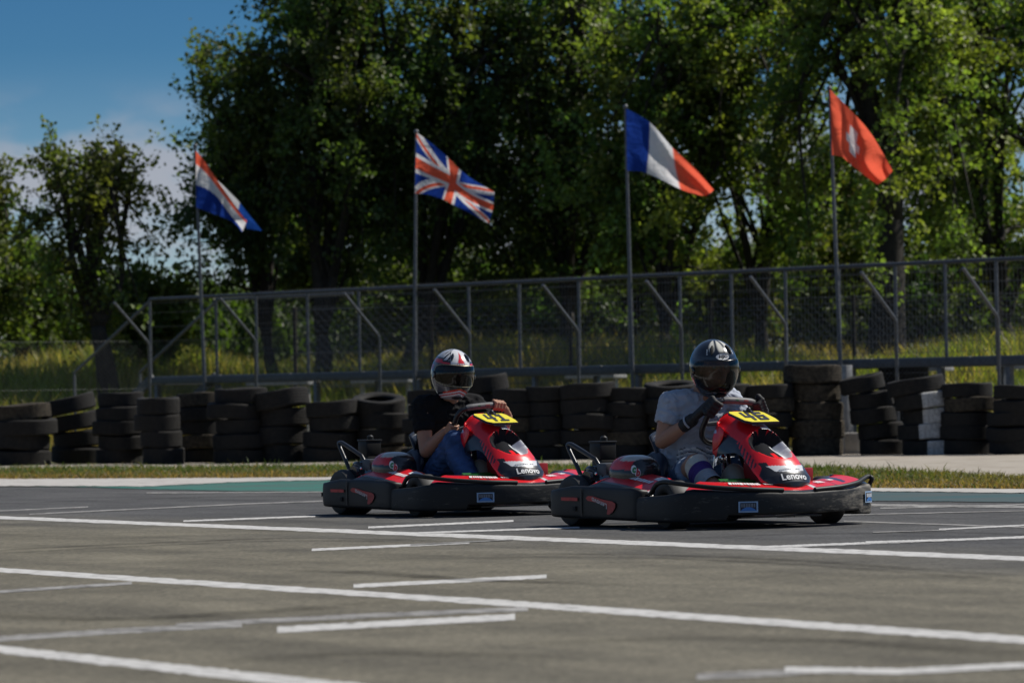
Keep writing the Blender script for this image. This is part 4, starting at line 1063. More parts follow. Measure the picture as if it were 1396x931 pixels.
def make_kart(name, label, px, d, number, steer, plate_col, has_text_full=True, seed=1):
    gx = (px - CX) / F * d
    root = empty('go_kart', (gx, d, 0.004), R(-58)); tag(root, label, 'go-kart', 'rental go-karts on the track')
    rs = random.Random(seed)
    # frame and floor
    mb = MB()
    for s in (-1, 1):
        mb.tube(catmull([(-.62, .30 * s, .10), (-.3, .30 * s, .075), (.1, .34 * s, .07), (.42, .26 * s, .07), (.72, .20 * s, .08)], 5), .016, 8)
        mb.tube([(.42, .26 * s, .09), (.42, .44 * s, .13)], .018, 8)
    for x in (-.5, -.05, .42): mb.tube([(x, -.33, .09), (x, .33, .09)], .015, 8)
    mb.tube([(-.5, -.5, .14), (-.5, .5, .14)], .02, 10)
    mb.box((.28, 0, .055), (.84, .52, .008))
    mb.tube([(.30, -.05, .10), (.17, -.01, .50)], .012, 8); mb.tube([(.40, .08, .09), (.24, .02, .47)], .011, 8); mb.tube([(.40, -.10, .09), (.24, -.02, .47)], .011, 8)
    mb.build('chassis', M['blacktube'], root)
    mb = MB(); mb.tube([(.30, -.085, .25), (.27, -.075, .40)], .011, 8); mb.ellipsoid((.28, -.08, .36), (.02, .02, .03), n=10); mb.box((.275, -.05, .43), (.05, .07, .03), (0, .4, 0), .006)
    mb.tube([(.33, -.13, .22), (.42, -.02, .30)], .006, 6); mb.tube([(.24, -.12, .28), (.25, -.10, .42)], .005, 6)
    mb.build('steering_linkage', M['chrome'], root)
    # bumpers
    fb = wall_fn(FRONT, f_top, f_bot)
    mb = MB(); mb.grid(fb, 150, 24)
    b = mb.build('front_bumper', M['bumper'], root, autos=50)
    for s in (-1, 1):
        mb = MB(); mb.tube(catmull([(.36, .60 * s, .185), (.42, .60 * s, .235), (.50, .60 * s, .250), (.62, .585 * s, .240), (.74, .49 * s, .222), (.84, .32 * s, .208), (.885, .12 * s, .198)] if s < 0 else
                           [(.66, .60, .195), (.70, .595, .238), (.69, .575, .250), (.74, .50, .236), (.80, .42, .222), (.86, .27, .206), (.89, .08, .196)], 6), .0125, 10)
        mb.build('bumper_bar', M['plastic'], b)
    def stk(s0, wd, z0, z1, stuff):
        def fn(a, c): # a,c in -.5..5
            s_ = s0 + a * wd; t = (c + .5); p, n = along(FRONT, s_); return p + n * .0155 + Vector((0, 0, lerp(z0, z1, t)))
        o = decal('sticker', [(-.5, .5, -.5, .5)], fn, M['stickerframe'], b, 6)
        fn2 = lambda a, c: fn(a, c) + (along(FRONT, s0)[1]) * .0015
        decal('sticker_ground', [(-.41, .41, -.36, .38)], fn2, M['ink'], b, 5)
        fn3 = lambda a, c: fn(a, c) + (along(FRONT, s0)[1]) * .003
        hill = [(-.41 + .82 * i / 12, -.36 + .36 * math.sin(pi * i / 12) ** .8) for i in range(13)]
        decal('sticker_hill', (hill, [tuple(range(13))]), fn3, M['stickerblue'], b)
        xs = dashes(6, rs); decal('sticker_lettering', [(x0 * .74, x1 * .74, -.02 + y0 * .02, .26 + y1 * .1) for x0, x1, y0, y1 in xs], fn3, M['palegrey'] if stuff else M['stickerink'], b, 1)
    stk(.352, .046, .088, .145, 0); stk(.745, .042, .115, .175, 1)
    # red fairing over the bumper
    def fair(u, v):
        s_ = lerp(.20, .80, u); p, n = along(FRONT, s_); k = 1 - abs(u - .5) * 2
        base = .012 + .20 * v; z = f_top(s_) - .002 + (.052 - .012 * k) * (v ** .7) + .01 * math.sin(v * pi)
        return p - n * base + Vector((0, 0, z))
    def fairp(u, v):
        if v < .10: return (.012, .012, .012)
        if abs(u - .28) < .006 or abs(u - .73) < .006: return (.25, .02, .03)
        if v > .9: return (.012, .012, .012)
        if .80 < u < .82 + .05 * v and v > .3: return (.02, .02, .06)
        if .575 < u < .60 and v < .45: return (.65, .65, .65)
        return (.70, .012, .018)
    mb = MB(); mb.grid(fair, 140, 26, fairp); ff = mb.build('front_fairing', M['paint'], root, colors=True)
    fo = lambda u, v: fair(u, v) + Vector((.003, 0, .005))
    for (u0, u1, v0, v1, n) in [(.19, .34, .35, .60, 11), (.36, .45, .42, .62, 9), (.64, .69, .4, .65, 5), (.755, .79, .5, .68, 4)]:
        decal('fairing_lettering', [(lerp(u0, u1, x0 + .5), lerp(u0, u1, x1 + .5), lerp(v0, v1, y0 + .5), lerp(v0, v1, y1 + .5)) for x0, x1, y0, y1 in dashes(n, rs)], fo, M['white'], ff, 1)
    decal('fairing_badge', [(.47, .515, .45, .75)], fo, M['logogreen'], ff, 2); decal('fairing_badge', [(.455, .468, .40, .8), (.517, .535, .5, .85)], fo, M['white'], ff, 2)
    # side pods
    for s in (-1, 1):
        S = Vector((1, -s, 1))
        fl = lambda q: Vector((q.x, q.y * -s, q.z))
        top = lambda u: interp([0, .16, .25, .34, .42, .90, .94, 1], [.198, .196, .200, .212, .222, .218, .212, .205], u)
        wf = wall_fn(PODR, top, lambda u: interp([0, .3, 1], [.062, .05, .040], u))
        mb = MB(); mb.grid(lambda u, v: fl(wf(u, v)), 110, 24); pod = mb.build('side_pod', M['plastic'], root, autos=50)
        mb = MB(); mb.tube([fl(along(PODR, .515)[0] + along(PODR, .515)[1] * .0115 + Vector((0, 0, z))) for z in (.06, .21)], .0035, 6); mb.build('seam', M['blacktube'], pod)
        for (u_, z_) in ((.20, .125), (.455, .10)):
            mb = MB(); p, n = along(PODR, u_); mb.box(fl(p + n * .0135 + Vector((0, 0, z_))), (.03, .006, .026), (0, 0, math.atan2(n.x, -n.y) * (1 if s < 0 else -1)), .003); mb.build('bolt_hole', M['slot'], pod)
        def pf(a, c, o=.0145):
            p, n = along(PODR, a); return fl(p + n * o + Vector((0, 0, c)))
        decal('red_stripe', [(.345, .485, .142, .160)], pf, M['swoosh'], pod, 6)
        sw = [(.555, .158), (.575, .170), (.62, .168), (.70, .152), (.775, .143), (.80, .132), (.80, .112), (.775, .085), (.745, .072), (.728, .075), (.735, .105), (.725, .118), (.65, .135), (.57, .146)]
        if s > 0: sw = sw
        decal('red_swoosh', (sw, [tuple(range(len(sw)))]), pf, M['swoosh'], pod)
        vs, fs = LENOVO
        cx_, cz_, sc_ = .672, .135, .021
        wrd = [(cx_ - x * sc_ * 1.95, cz_ - y * sc_ * 1.8 - (-x * sc_ * 1.9) * .30 ) for x, y in vs]
        if s > 0: wrd = [(2 * cx_ - x, z) for x, z in wrd]
        decal('lettering', (wrd, fs), lambda a, c: pf(a, c, .0175), M['wornwhite'], pod)
        # red topped fairing over the pod
        def pfair(u, v):
            x = lerp(-.33, .27, u); yc = lerp(-.475, -.455, u); y = yc + lerp(-.115, .10, v)
            zc = interp([0, .12, .3, .55, .85, 1], [.235, .256, .275, .262, .238, .215], u)
            z = zc + .030 - .066 * (1 - v) ** 1.25 - .012 * max(0, v - .75) * 2
            return fl(Vector((x, y + .03 * (1 - u) * 0, z - (.02 if v < .02 else 0))))
        def pfp(u, v):
            if v < .12: return (.012, .012, .012)
            if u > .96: return (.6, .6, .6)
            if .24 < u < .27 + .04 * v and v > .35: return (.03, .008, .02)
            return (.70, .012, .018)
        mb = MB(); mb.grid(pfair, 60, 30, pfp); pfo = mb.build('pod_fairing', M['paint'], root, colors=True)
        lf = lambda a, c: pfair(a, c) + Vector((0, 0, .003))
        decal('fairing_lettering', [(lerp(.36, .86, x0 + .5), lerp(.36, .86, x1 + .5), lerp(.40, .56, y0 + .5), lerp(.40, .56, y1 + .5)) for x0, x1, y0, y1 in dashes(12, rs)], lf, M['white'], pfo, 1)
        decal('fairing_badge', [(.80, .95, .64, .9)], lf, M['logogreen'] if s > 0 else M['white'], pfo, 2)
    rb = wall_fn(REAR, lambda u: .19, lambda u: .07); mb = MB(); mb.grid(rb, 40, 24); mb.build('rear_bumper', M['plastic'], root)
    # rear protection loop
    mb = MB()
    mb.tube(catmull([(-.50, -.46, .24), (-.56, -.46, .32), (-.655, -.455, .425), (-.645, -.452, .442), (-.60, -.45, .432), (-.44, -.44, .372), (-.405, -.435, .352), (-.33, -.43, .262), (-.31, -.43, .24)], 6), .0125, 10)
    mb.build('rear_loop', M['blacktube'], root)
    # wheels
    for (x, y, r, wd) in ((-.5, -.455, .140, .205), (-.5, .455, .140, .205), (.42, -.495, .128, .125), (.42, .495, .128, .125)):
        st = steer if x > 0 else 0
        Mx = Matrix.Translation((x, y, r - .002)) @ Matrix.Rotation(R(st), 4, 'Z') @ Matrix.Rotation(pi / 2, 4, 'X')
        h = wd / 2
        mb = MB(); mb.lathe([(.066, -h * .8), (.075, -h * .95), (r * .78, -h), (r * .93, -h * .93), (r, -h * .74), (r * 1.0, 0), (r, h * .74), (r * .93, h * .93), (r * .78, h), (.075, h * .95), (.066, h * .8)], 36, Mx, closed=True)
        wh = mb.build('wheel', M['slick'], root)
        mb = MB(); mb.lathe([(.02, -h * .5), (.05, -h * .35), (.066, -h * .82), (.066, h * .82), (.05, h * .35), (.02, h * .5)], 24, Mx, closed=True); mb.build('rim', M['rimm'], wh)
    # seat
    def seat(u, v):
        t = u; y = lerp(-1, 1, v)
        x = interp([0, .2, .45, .7, 1], [.06, -.06, -.20, -.265, -.315], t); z = interp([0, .2, .45, .7, 1], [.13, .085, .085, .26, .505], t)
        hw = interp([0, .3, .7, 1], [.17, .20, .205, .17], t)
        wrap = abs(y) ** 3
        return Vector((x + wrap * interp([0, .5, .8, 1], [0, .10, .12, .05], t), y * hw, z + wrap * interp([0, .3, .6, 1], [.05, .13, .10, -.03], t)))
    mb = MB(); mb.grid(seat, 36, 30); so_ = mb.build('seat', M['seat'], root)
    sm = so_.modifiers.new('thick', 'SOLIDIFY'); sm.thickness = .014; sm.offset = 0
    mb = MB(); ed = [seat(1, v) for v in np.linspace(0, 1, 16)] ; ed = [seat(u, 0) for u in np.linspace(.3, 1, 10)] + ed + [seat(u, 1) for u in np.linspace(1, .3, 10)]
    mb.tube(ed, .011, 8); mb.build('seat_edge', M['seat'], so_)
    # engine beside the seat
    mb = MB(); mb.box((-.27, -.37, .20), (.30, .20, .16), None, .02); mb.box((-.40, -.36, .27), (.10, .16, .12), None, .015)
    for k in range(6): mb.box((-.44 + .0 * k, -.37, .20 + .02 * k), (.12, .17, .008))
    mb.tube(catmull([(-.55, -.33, .20), (-.5, -.43, .29), (-.42, -.46, .31), (-.36, -.44, .27)], 6), .016, 10)
    mb.tube(catmull([(-.58, -.40, .22), (-.52, -.47, .225), (-.40, -.46, .225)], 6), .02, 10)
    mb.lathe([(.0, .02), (.05, .02), (.055, 0), (.055, -.03), (0, -.03)], 20, Matrix.Translation((-.42, -.475, .25)) @ Matrix.Rotation(pi / 2, 4, 'X'))
    en = mb.build('engine', M['gloss'], root)
    mb = MB()
    for (x, y, z) in ((-.335, -.485, .285), (-.33, -.485, .235), (-.47, -.485, .225), (-.38, -.485, .25)): mb.ellipsoid((x, y, z), (.010, .008, .010), n=8)
    mb.build('bolt', M['chrome'], en)
    mb = MB(); mb.box((-.40, -.487, .263), (.02, .004, .016)); mb.build('tag', M['logored'], en)
    mb = MB()
    CC, CA = Vector((-.105, -.385, .272)), (.165, .112, .088)
    def cov(az, el, o=0.0):
        d = Vector((math.cos(el) * math.cos(az), math.cos(el) * math.sin(az), math.sin(el)))
        k = (abs(d.x / CA[0]) ** 3.2 + abs(d.y / CA[1]) ** 2.8 + abs(d.z / CA[2]) ** 2.6) ** (-1 / 2.9)
        return CC + d * (k + o)
    def covp(u, v):
        az, el = 2 * pi * u, lerp(-pi / 2, pi / 2, v); q = cov(az, el)
        if q.z > CC.z + CA[2] * .40 and q.x < CC.x + CA[0] * .62: return (.52, .012, .02) if q.z < CC.z + CA[2] * .93 or q.x < CC.x else (.45, .40, .34)
        return (.014, .014, .015)
    mb.grid(lambda u, v: cov(2 * pi * u, lerp(-pi / 2, pi / 2, v)), 90, 60, covp); mb.build('engine_cover', M['coverpaint'], en, colors=True)
    mb = MB()
    for k in range(5): mb.box(CC + Vector((CA[0] * .62, -.05 + .03 * k, CA[2] * .72)), (.012, .014, .012), None, .003)
    mb.box(CC + Vector((-.22, .01, .02)), (.10, .17, .10), None, .02); mb.build('cylinder_fins', M['railpaint'], en)
    for (poly, m_, ox, oy) in ((LC, 'logogreen', -.24, .20), (LB, 'logored', .24, -.12)):
        vs, fs = poly
        cfn = lambda a, c, o=.004: cov(R(-32) + a * R(17), R(10) + c * R(22), o)
        bx = [(ox + .36 * math.cos(q), oy + .40 * math.sin(q)) for q in np.linspace(0, 2 * pi, 17)[:-1]]
        decal('logo_ground', (bx, [tuple(range(16))]), cfn, M['white'], en)
        decal('logo', ([(ox + x * .95, oy + y * .95) for x, y in vs], fs), lambda a, c: cfn(a, c, .0065), M[m_], en)
    mb = MB(); mb.box((-.53, -.31, .402), (.11, .11, .10), None, .014); mb.box((-.53, -.31, .452), (.115, .115, .012), None, .004); mb.lathe([(0, .03), (.008, .03), (.02, .02), (.02, 0)], 14, Matrix.Translation((-.52, -.31, .457))); mb.box((-.52, -.31, .33), (.10, .10, .05), None, .01)
    mb.build('air_box', M['plastic'], en)
    mb = MB(); mb.tube(catmull([(-.25, -.20, .34), (-.20, -.18, .365), (-.12, -.20, .33), (-.08, -.24, .24), (-.06, -.26, .14)], 6), .035, 10); mb.build('air_hose', M['navy'], root)
    mb = MB(); mb.box((-.16, .33, .345), (.36, .10, .025), None, .008); mb.build('exhaust_guard', M['white'], root)
    mb = MB(); mb.box((-.36, .33, .345), (.06, .1, .03), None, .008); mb.box((.03, .33, .345), (.03, .1, .03), None, .008); mb.box((-.18, .33, .22), (.36, .14, .20), None, .02); mb.build('exhaust_box', M['darkred'], root)
    # pedals, tank
    mb = MB(); mb.box((.60, -.21, .165), (.06, .20, .17), None, .008); mb.box((.52, -.27, .165), (.10, .03, .16), None, .006); mb.tube([(.57, -.31, .25), (.57, -.11, .25)], .008, 8)
    mb.build('pedal_guard', M['green'], root)
    mb = MB(); mb.ellipsoid((.36, -.06, .21), (.09, .075, .125), n=20); mb.box((.37, -.06, .14), (.17, .15, .13), None, .03); mb.build('fuel_tank', M['tank'], root)
    mb = MB(); mb.box((.60, .22, .26), (.05, .09, .09), None, .006); mb.box((.66, .0, .19), (.06, .16, .10), None, .006); mb.box((.50, .0, .25), (.16, .10, .20), None, .02); mb.build('nose_bracket', M['darkred'], root)
    # nose
    mb = MB(); mb.grid(lambda u, v: nose_p(v, lerp(-nose_lim(v), nose_lim(v), u)), 150, 150, nose_paint, mi=lambda u, v: 1 if (.40 < v < .75 and abs(lerp(-nose_lim(v), nose_lim(v), u)) < 1.3 and hole_d(v, lerp(-nose_lim(v), nose_lim(v), u)) < 1.06) else 0); ns = mb.build('nose_panel', [M['paint'], M['matte']], root, colors=True, autos=60)
    sm = ns.modifiers.new('thick', 'SOLIDIFY'); sm.thickness = .006; sm.offset = -1
    vs, fs = LENOVO
    def nf(y, t, off=.004):  # y lateral in metres, t station
        w = interp(NV, NWc, t); return nose_p(t, math.asin(max(-.98, min(.98, y / w))), off, False)
    decal('lettering', ([(x * .052, y * .085) for x, y in vs], fs), lambda a, c: nf(a + .004, .898 - c), M['white'], ns)
    decal('band_lettering', [(x0 * .13, x1 * .13, .822 + y0 * .016, .822 + y1 * .016) for x0, x1, y0, y1 in dashes(11, rs)], lambda a, c: nf(a, c), M['palegrey2'], ns, 1)
    decal('top_lettering', [(x0 * .14, x1 * .14, .115 + y0 * .045, .115 + y1 * .045) for x0, x1, y0, y1 in dashes(6, rs)], lambda a, c: nf(a, c, .003), M['white'], ns, 2)
    decal('badge', [(-.05, .045, .352, .392)], lambda a, c: nf(a + .015, c, .003), M['badge'], ns, 4)
    decal('badge', [(-.04, .045, .397, .403)], lambda a, c: nf(a + .015, c, .003), M['palegrey'], ns, 4)
    decal('small_lettering', [(x0 * .06 + .02, x1 * .06 + .02, .428 + y0 * .03, .428 + y1 * .03) for x0, x1, y0, y1 in dashes(4, rs)], lambda a, c: nf(a, c, .003), M['white'], ns, 1)
    # number plate
    tilt = R(20); PM = Matrix.Translation((.475, -.008, .581)) @ Matrix.Rotation(tilt, 4, 'Y')
    hw, hh, c = .112, .080, .06   # local: x forward, y left
    pts = [(-hh, -hw * .62), (-hh, hw * .62), (-hh * .75, hw * .80), (hh * .2, hw * 1.02), (hh * .85, hw * .98), (hh, hw * .85), (hh, -hw * .85), (hh * .85, -hw * .98), (hh * .2, -hw * 1.02), (-hh * .75, -hw * .80)]
    pts = [(-hh, -hw * .95), (-hh, hw * .80), (-hh * .7, hw * .95), (hh * .45, hw * 1.05), (hh, hw * .98), (hh, -hw * .55), (hh * .7, -hw * .85), (-hh * .75, -hw * 1.06)]
    mb = MB(); mb.prism([(x * 1.03, y * 1.03) for x, y in pts], PM @ Matrix.Translation((0, 0, -.0015)), .012); pl = mb.build('number_plate', M['ink'], root, smooth=False)
    mb = MB(); mb.prism(pts, PM, .001); mb.build('plate_face', M['yellow'], pl, smooth=False)
    mb = MB()
    for ch, oy in zip(number, (-.068, .008)):
        for (x0, x1, y0, y1) in DIG[ch]:
            sc = .062; hgt = .092
            q = [(x0, y0), (x1, y0), (x1, y1), (x0, y1)]
            mb.add([PM @ Vector((.058 - y * hgt, oy + (x + y * .10) * sc * 1.0, .0025)) for x, y in q], [(0, 1, 2, 3)])
    # boxes of one numeral overlap: keep each on its own hair-thin layer
    for k in range(len(mb.f)):
        for vi in mb.f[k]:
            v = mb.v[vi]; mb.v[vi] = (v[0], v[1], v[2] + k * .0003)
    mb.build('number', M['ink'], pl, smooth=False, fixn=False)
    mb = MB(); mb.ellipsoid(PM @ Vector((-.07, .01, .012)), (.014, .014, .016), n=10); mb.box(PM @ Vector((-.07, .01, .004)), (.03, .05, .006), Matrix.Rotation(tilt, 3, 'Y')); mb.build('plate_clip', M['ink'], pl)
    return root

# extra materials used by the karts
M['rimm'] = mat('dull_rim', (.05, .05, .05), .4, .6)
M['slot'] = mat('dark_slot', (.006, .006, .006), .8)
M['coverpaint'] = painted('dusty_gloss_paint', .24, coat=.3, noise=.25, nscale=30)
M['cover'] = mat('dusty_glossy_black', (.014, .014, .015), .25, noise=.5, nscale=20, coat=.3, bump=.04)
M['stickerframe'] = mat('pale_blue_print', (.28, .40, .56), .5)
M['stickerink'] = mat('grey_print', (.16, .17, .19), .5)
M['palegrey2'] = mat('mid_grey_print', (.36, .37, .4), .5)
M['badge'] = worn_paint('pale_blue_badge', (.62, .72, .86), (.75, .3, .35), .35, .45, 60)
def bumper_mat():
    m = mat('scuffed_black_plastic', (.02, .02, .02), .55, spec=.35, bump=.15, nscale=30); nt, b = nodes_of(m); N = nt.nodes.new; L = nt.links.new
    tc = N('ShaderNodeTexCoord'); mp = N('ShaderNodeMapping'); mp.inputs['Scale'].default_value = (3, 3, 14); L(tc.outputs['Object'], mp.inputs['Vector']); oi = N('ShaderNodeObjectInfo'); mu = N('ShaderNodeMath'); mu.operation = 'MULTIPLY'; mu.inputs[1].default_value = 40; L(oi.outputs['Random'], mu.inputs[0]); L(mu.outputs['Value'], mp.inputs['Location'])
    nz = N('ShaderNodeTexNoise'); nz.inputs['Scale'].default_value = 3.2; nz.inputs['Detail'].default_value = 9; nz.inputs['Roughness'].default_value = .72; L(mp.outputs['Vector'], nz.inputs['Vector'])
    sp = N('ShaderNodeSeparateXYZ'); L(tc.outputs['Object'], sp.inputs[0])
    mr = N('ShaderNodeMapRange'); mr.inputs['From Min'].default_value = -.1; mr.inputs['From Max'].default_value = .65; mr.inputs['To Min'].default_value = -.10; mr.inputs['To Max'].default_value = .14; L(sp.outputs['Y'], mr.inputs['Value'])
    ad = N('ShaderNodeMath'); ad.operation = 'ADD'; L(nz.outputs['Fac'], ad.inputs[0]); L(mr.outputs['Result'], ad.inputs[1])
    rp = N('ShaderNodeValToRGB'); rp.color_ramp.elements[0].position = .48; rp.color_ramp.elements[0].color = (.010, .010, .010, 1); rp.color_ramp.elements[1].position = .72; rp.color_ramp.elements[1].color = (.19, .17, .14, 1)
    L(ad.outputs['Value'], rp.inputs['Fac']); L(rp.outputs['Color'], b.inputs['Base Color']); return m
M['bumper'] = bumper_mat()
# ------------------------------------------------------------------ steering wheel, hands, drivers
def V(*a): return Vector(a)
class Wheel:
    """squared kart steering wheel lying in a tilted plane"""
    def __init__(s, c, tilt, turn, r=.145):
        s.c = Vector(c); s.R = Matrix.Rotation(R(tilt), 3, 'Y') @ Matrix.Rotation(R(turn), 3, 'X'); s.r = r
        # local plane: y lateral (left), z up in the wheel plane; x = axis
    def pt(s, a):
        y, z = math.sin(a), math.cos(a); k = (abs(y) ** 3.2 + abs(z) ** 3.2) ** (-1 / 3.2)
        y *= k; z *= k
        if z > .8: z = .8 + (z - .8) * .4
        return s.c + s.R @ Vector((0, y * s.r * 1.12, z * s.r))
    def tan(s, a): return (s.pt(a + .03) - s.pt(a - .03)).normalized()
    def axis(s): return s.R @ Vector((1, 0, 0))

def steering_wheel(root, W):
    mb = MB(); mb.tube([W.pt(2 * pi * k / 48) for k in range(48)], .0155, 10, closed=True)
    o = mb.build('steering_wheel', M['blacktube'], root)
    mb = MB()
    for a in (pi / 2 + .2, -pi / 2 - .2, pi): mb.tube([W.c - W.axis() * .0, W.pt(a)], .011, 6)
    mb.lathe([(0, .012), (.035, .012), (.04, 0), (.035, -.02), (0, -.02)], 18, Matrix.Translation(W.c) @ W.R.to_4x4() @ Matrix.Rotation(pi / 2, 4, 'Y'))
    mb.build('spokes', M['railpaint'], o)
    mb = MB()   # flat grey top grip pad
    ar = np.linspace(-.62, .62, 12)
    mb.tube([W.pt(a) + W.R @ Vector((.0, 0, .004)) for a in ar], [.016] + [.0195] * 10 + [.016], 10); pad = mb.build('grip_pad', M['grip'], o)
    mb = MB()
    for (a0, a1, m_) in ((-.20, -.11, 0), (-.09, .10, 1), (.12, .30, 2)):
        mb.grid(lambda u, v: W.pt(lerp(a0, a1, u)) + W.R @ Vector((.0185 * math.cos(lerp(.1, .9, v)) , 0, .004 + .0205 * math.sin(lerp(.1, .9, v)))), 6, 4, mi=m_)
    mb.build('grip_print', [M['dimgreen'], M['dimgrey'], M['dimred']], pad, fixn=False)
    return o

def hand_shapes(mb, W, a, wrist, s, grow=0.0, sideflip=1):
    """a hand closed round the rim at angle a; s scale"""
    P = W.pt(a); t = W.tan(a); out = (P - W.c).normalized(); ax = W.axis()
    e1 = (out * .75 - ax * .75).normalized(); e1 = (e1 - t * e1.dot(t)).normalized(); e2 = t.cross(e1)
    if e2.dot(ax) < 0: e2 = -e2
    t = t * sideflip
    r0 = .027
    kn = []
    for i, L in enumerate((.88, 1.0, .96, .80)):
        o = P + t * ((i - 1.5) * .0225 * s)
        pts = []
        for k, ph in enumerate((10, 75, 140, 140 + 60 * L)):
            q = R(ph); rr = r0 * (1.12 if k == 1 else 1.0)
            pts.append(o + (e1 * math.cos(q) + e2 * math.sin(q)) * rr * s)
        rs = [.0105, .0098, .0090, .0080]
        mb.limb(pts, [(r + grow) * s for r in rs], 8); kn.append(pts[0])
    mid = (kn[0] + kn[3]) / 2; w = Vector(wrist)
    for k in kn: mb.limb([k, lerp(mid, w, .45) + (k - mid) * .62, lerp(mid, w, .92) + (k - mid) * .35], [(.0125 + grow) * s, (.0145 + grow) * s, (.016 + grow) * s], 8)
    # thumb leaves the side of the palm near the wrist
    b0 = lerp(mid, w, .55) - t * (.028 * s); b1 = P - t * (.048 * s) + e1 * .022 * s - e2 * .012 * s; b2 = P - t * (.050 * s) - e1 * .002 * s - e2 * .026 * s; b3 = P - t * .040 * s - e1 * .022 * s - e2 * .020 * s
    mb.limb([b0, b1, b2, b3], [(.014 + grow) * s, (.0125 + grow) * s, (.011 + grow) * s, (.009 + grow) * s], 8)

def helmet_frame(c, yaw, pit, roll):
    return Matrix.Translation(Vector(c)) @ (Matrix.Rotation(R(yaw), 4, 'Z') @ Matrix.Rotation(R(pit), 4, 'Y') @ Matrix.Rotation(R(roll), 4, 'X'))
def helm(az, el, off=0.0, k=1.0):
    a, e = R(az), R(el); dx, dy, dz = math.cos(e) * math.cos(a), math.cos(e) * math.sin(a), math.sin(e)
    low = sstep(-5, -50, el)
    x = (.150 + off) * dx; y = (.128 + off) * dy * (1 - .10 * low); z = (.148 + off) * dz if dz > 0 else (.180 + off) * dz
    if dx > 0: x += .030 * low * dx
    else: x *= 1.06 - .10 * low
    if abs(az) < 95:            # brow edge and chin line
        x += .004 * sstep(24, 30, el) * dx
    return Vector((x, y, z)) * k
VC, VH = [-9], [29]
def in_visor(az, el, g=0.0): return abs(az / (78 + g)) ** 4 + abs((el - VC[0]) / (VH[0] + g * .6)) ** 4 < 1

def make_helmet(parent, fr, paint, visor, hjc, k):
    VC[0], VH[0] = (-9, 29) if hjc else (1, 22)
    mb = MB(); f = lambda u, v: (lerp(-180, 180, u), lerp(-60, 90, v))
    mb.grid(lambda u, v: fr @ helm(*f(u, v), 0, k), 200, 120, lambda u, v: paint(*f(u, v)), skip=lambda u, v: in_visor(*f(u, v)))
    h = mb.build('helmet', M['helmet'], parent, colors=True, fixn=False, autos=0)
    bm = bmesh.new(); bm.from_mesh(h.data); bmesh.ops.remove_doubles(bm, verts=bm.verts, dist=1e-5); bmesh.ops.recalc_face_normals(bm, faces=bm.faces); bm.to_mesh(h.data); bm.free()
    mb = MB(); mb.grid(lambda u, v: fr @ helm(lerp(-84, 84, u), lerp(-40, 24, v), .005, k), 60, 30, skip=lambda u, v: not in_visor(lerp(-84, 84, u), lerp(-40, 24, v), 3.0)); mb.build('visor', visor, h)
    mb = MB()
    ring = []
    for q in np.linspace(0, 2 * pi, 73)[:-1]:
        ca, sa = math.cos(q), math.sin(q); rr = (abs(ca) ** 4 + abs(sa) ** 4) ** -.25
        ring.append(fr @ helm(ca * rr * 79, VC[0] + sa * rr * (VH[0] + .6), .003, k))
    mb.tube(ring, .0028, 6, closed=True); mb.build('visor_seal', M['seal'] if not hjc else M['blacktube'], h)
    mb = MB()
    for s in (-1, 1): mb.lathe([(0, .008), (.018, .008), (.024, .003), (.024, -.004)], 18, fr @ Matrix.Translation(helm(82 * s, -4, .004, k)) @ Matrix.Rotation(-s * pi / 2, 4, 'X'))
    mb.build('visor_pivot', M['gloss'], h)
    mb = MB(); mb.grid(lambda u, v: fr @ helm(lerp(-26, 26, u), lerp(-54, -45, v), .006, k), 14, 6, skip=lambda u, v: (u - .5) ** 2 * 4 + (v - .5) ** 2 * 4 > 1); mb.build('chin_vent', M['slot'], h)
    for s in (-1, 1):
        mb = MB(); mb.tube([fr @ helm(s * 31, lerp(34, 56, q), .004, k) for q in (0, .33, .66, 1)], [.003, .009, .010, .004], 8)
        mb.build('top_vent', M['slot'] if hjc else M['gloss'], h)
    mb = MB()
    if hjc:
        el = [(1.25 * math.cos(q) * (1 if True else 0), .52 * math.sin(q)) for q in np.linspace(0, 2 * pi, 25)[:-1]]
        g = lambda o: (lambda a, c: fr @ helm(a * 15, 29 + c * 13, o, k))
        decal('logo_ground', (el, [tuple(range(24))]), g(.0055), M['white'], h)
        decal('logo', ([(x * .92, y * .78) for x, y in HJC[0]], HJC[1]), g(.0075), M['ink'], h)
    else:
        g = lambda a, c: fr @ helm(a, c, .0055, k)
        rs = random.Random(5)
        decal('brow_lettering', [(x0 * 50, x1 * 50, 27.0 + y0 * 5, 27.0 + y1 * 5) for x0, x1, y0, y1 in dashes(8, rs)], g, M['white'], h, 2)
    return h
def paint_black(az, el):
    c = (.010, .013, .020)
    if el > 30:
        for a0, w in ((-30, 12), (0, 13), (30, 12)):
            x = (az - a0 * (1 + (el - 34) * .006)); hw = w * (.25 + 1.1 * math.sin(pi * min(1, max(0, (el - 32) / 58))) ** .8)
            m = sstep(hw, hw * .35, abs(x)) * sstep(37, 46, el) * sstep(89, 72, el)
            if m > 0: c = tuple(lerp(c[i], (.62, .60, .52)[i], m) for i in range(3))
        if 33 < el < 47 and abs(abs(az) - 44 - (el - 33) * .25) < 1.6: c = (.6, .6, .58)
    if -58 < el < -36 and 20 < abs(az) < 60 and abs(el + 44 + (abs(az) - 40) * .12) < 1.3: c = (.10, .10, .11)
    return c
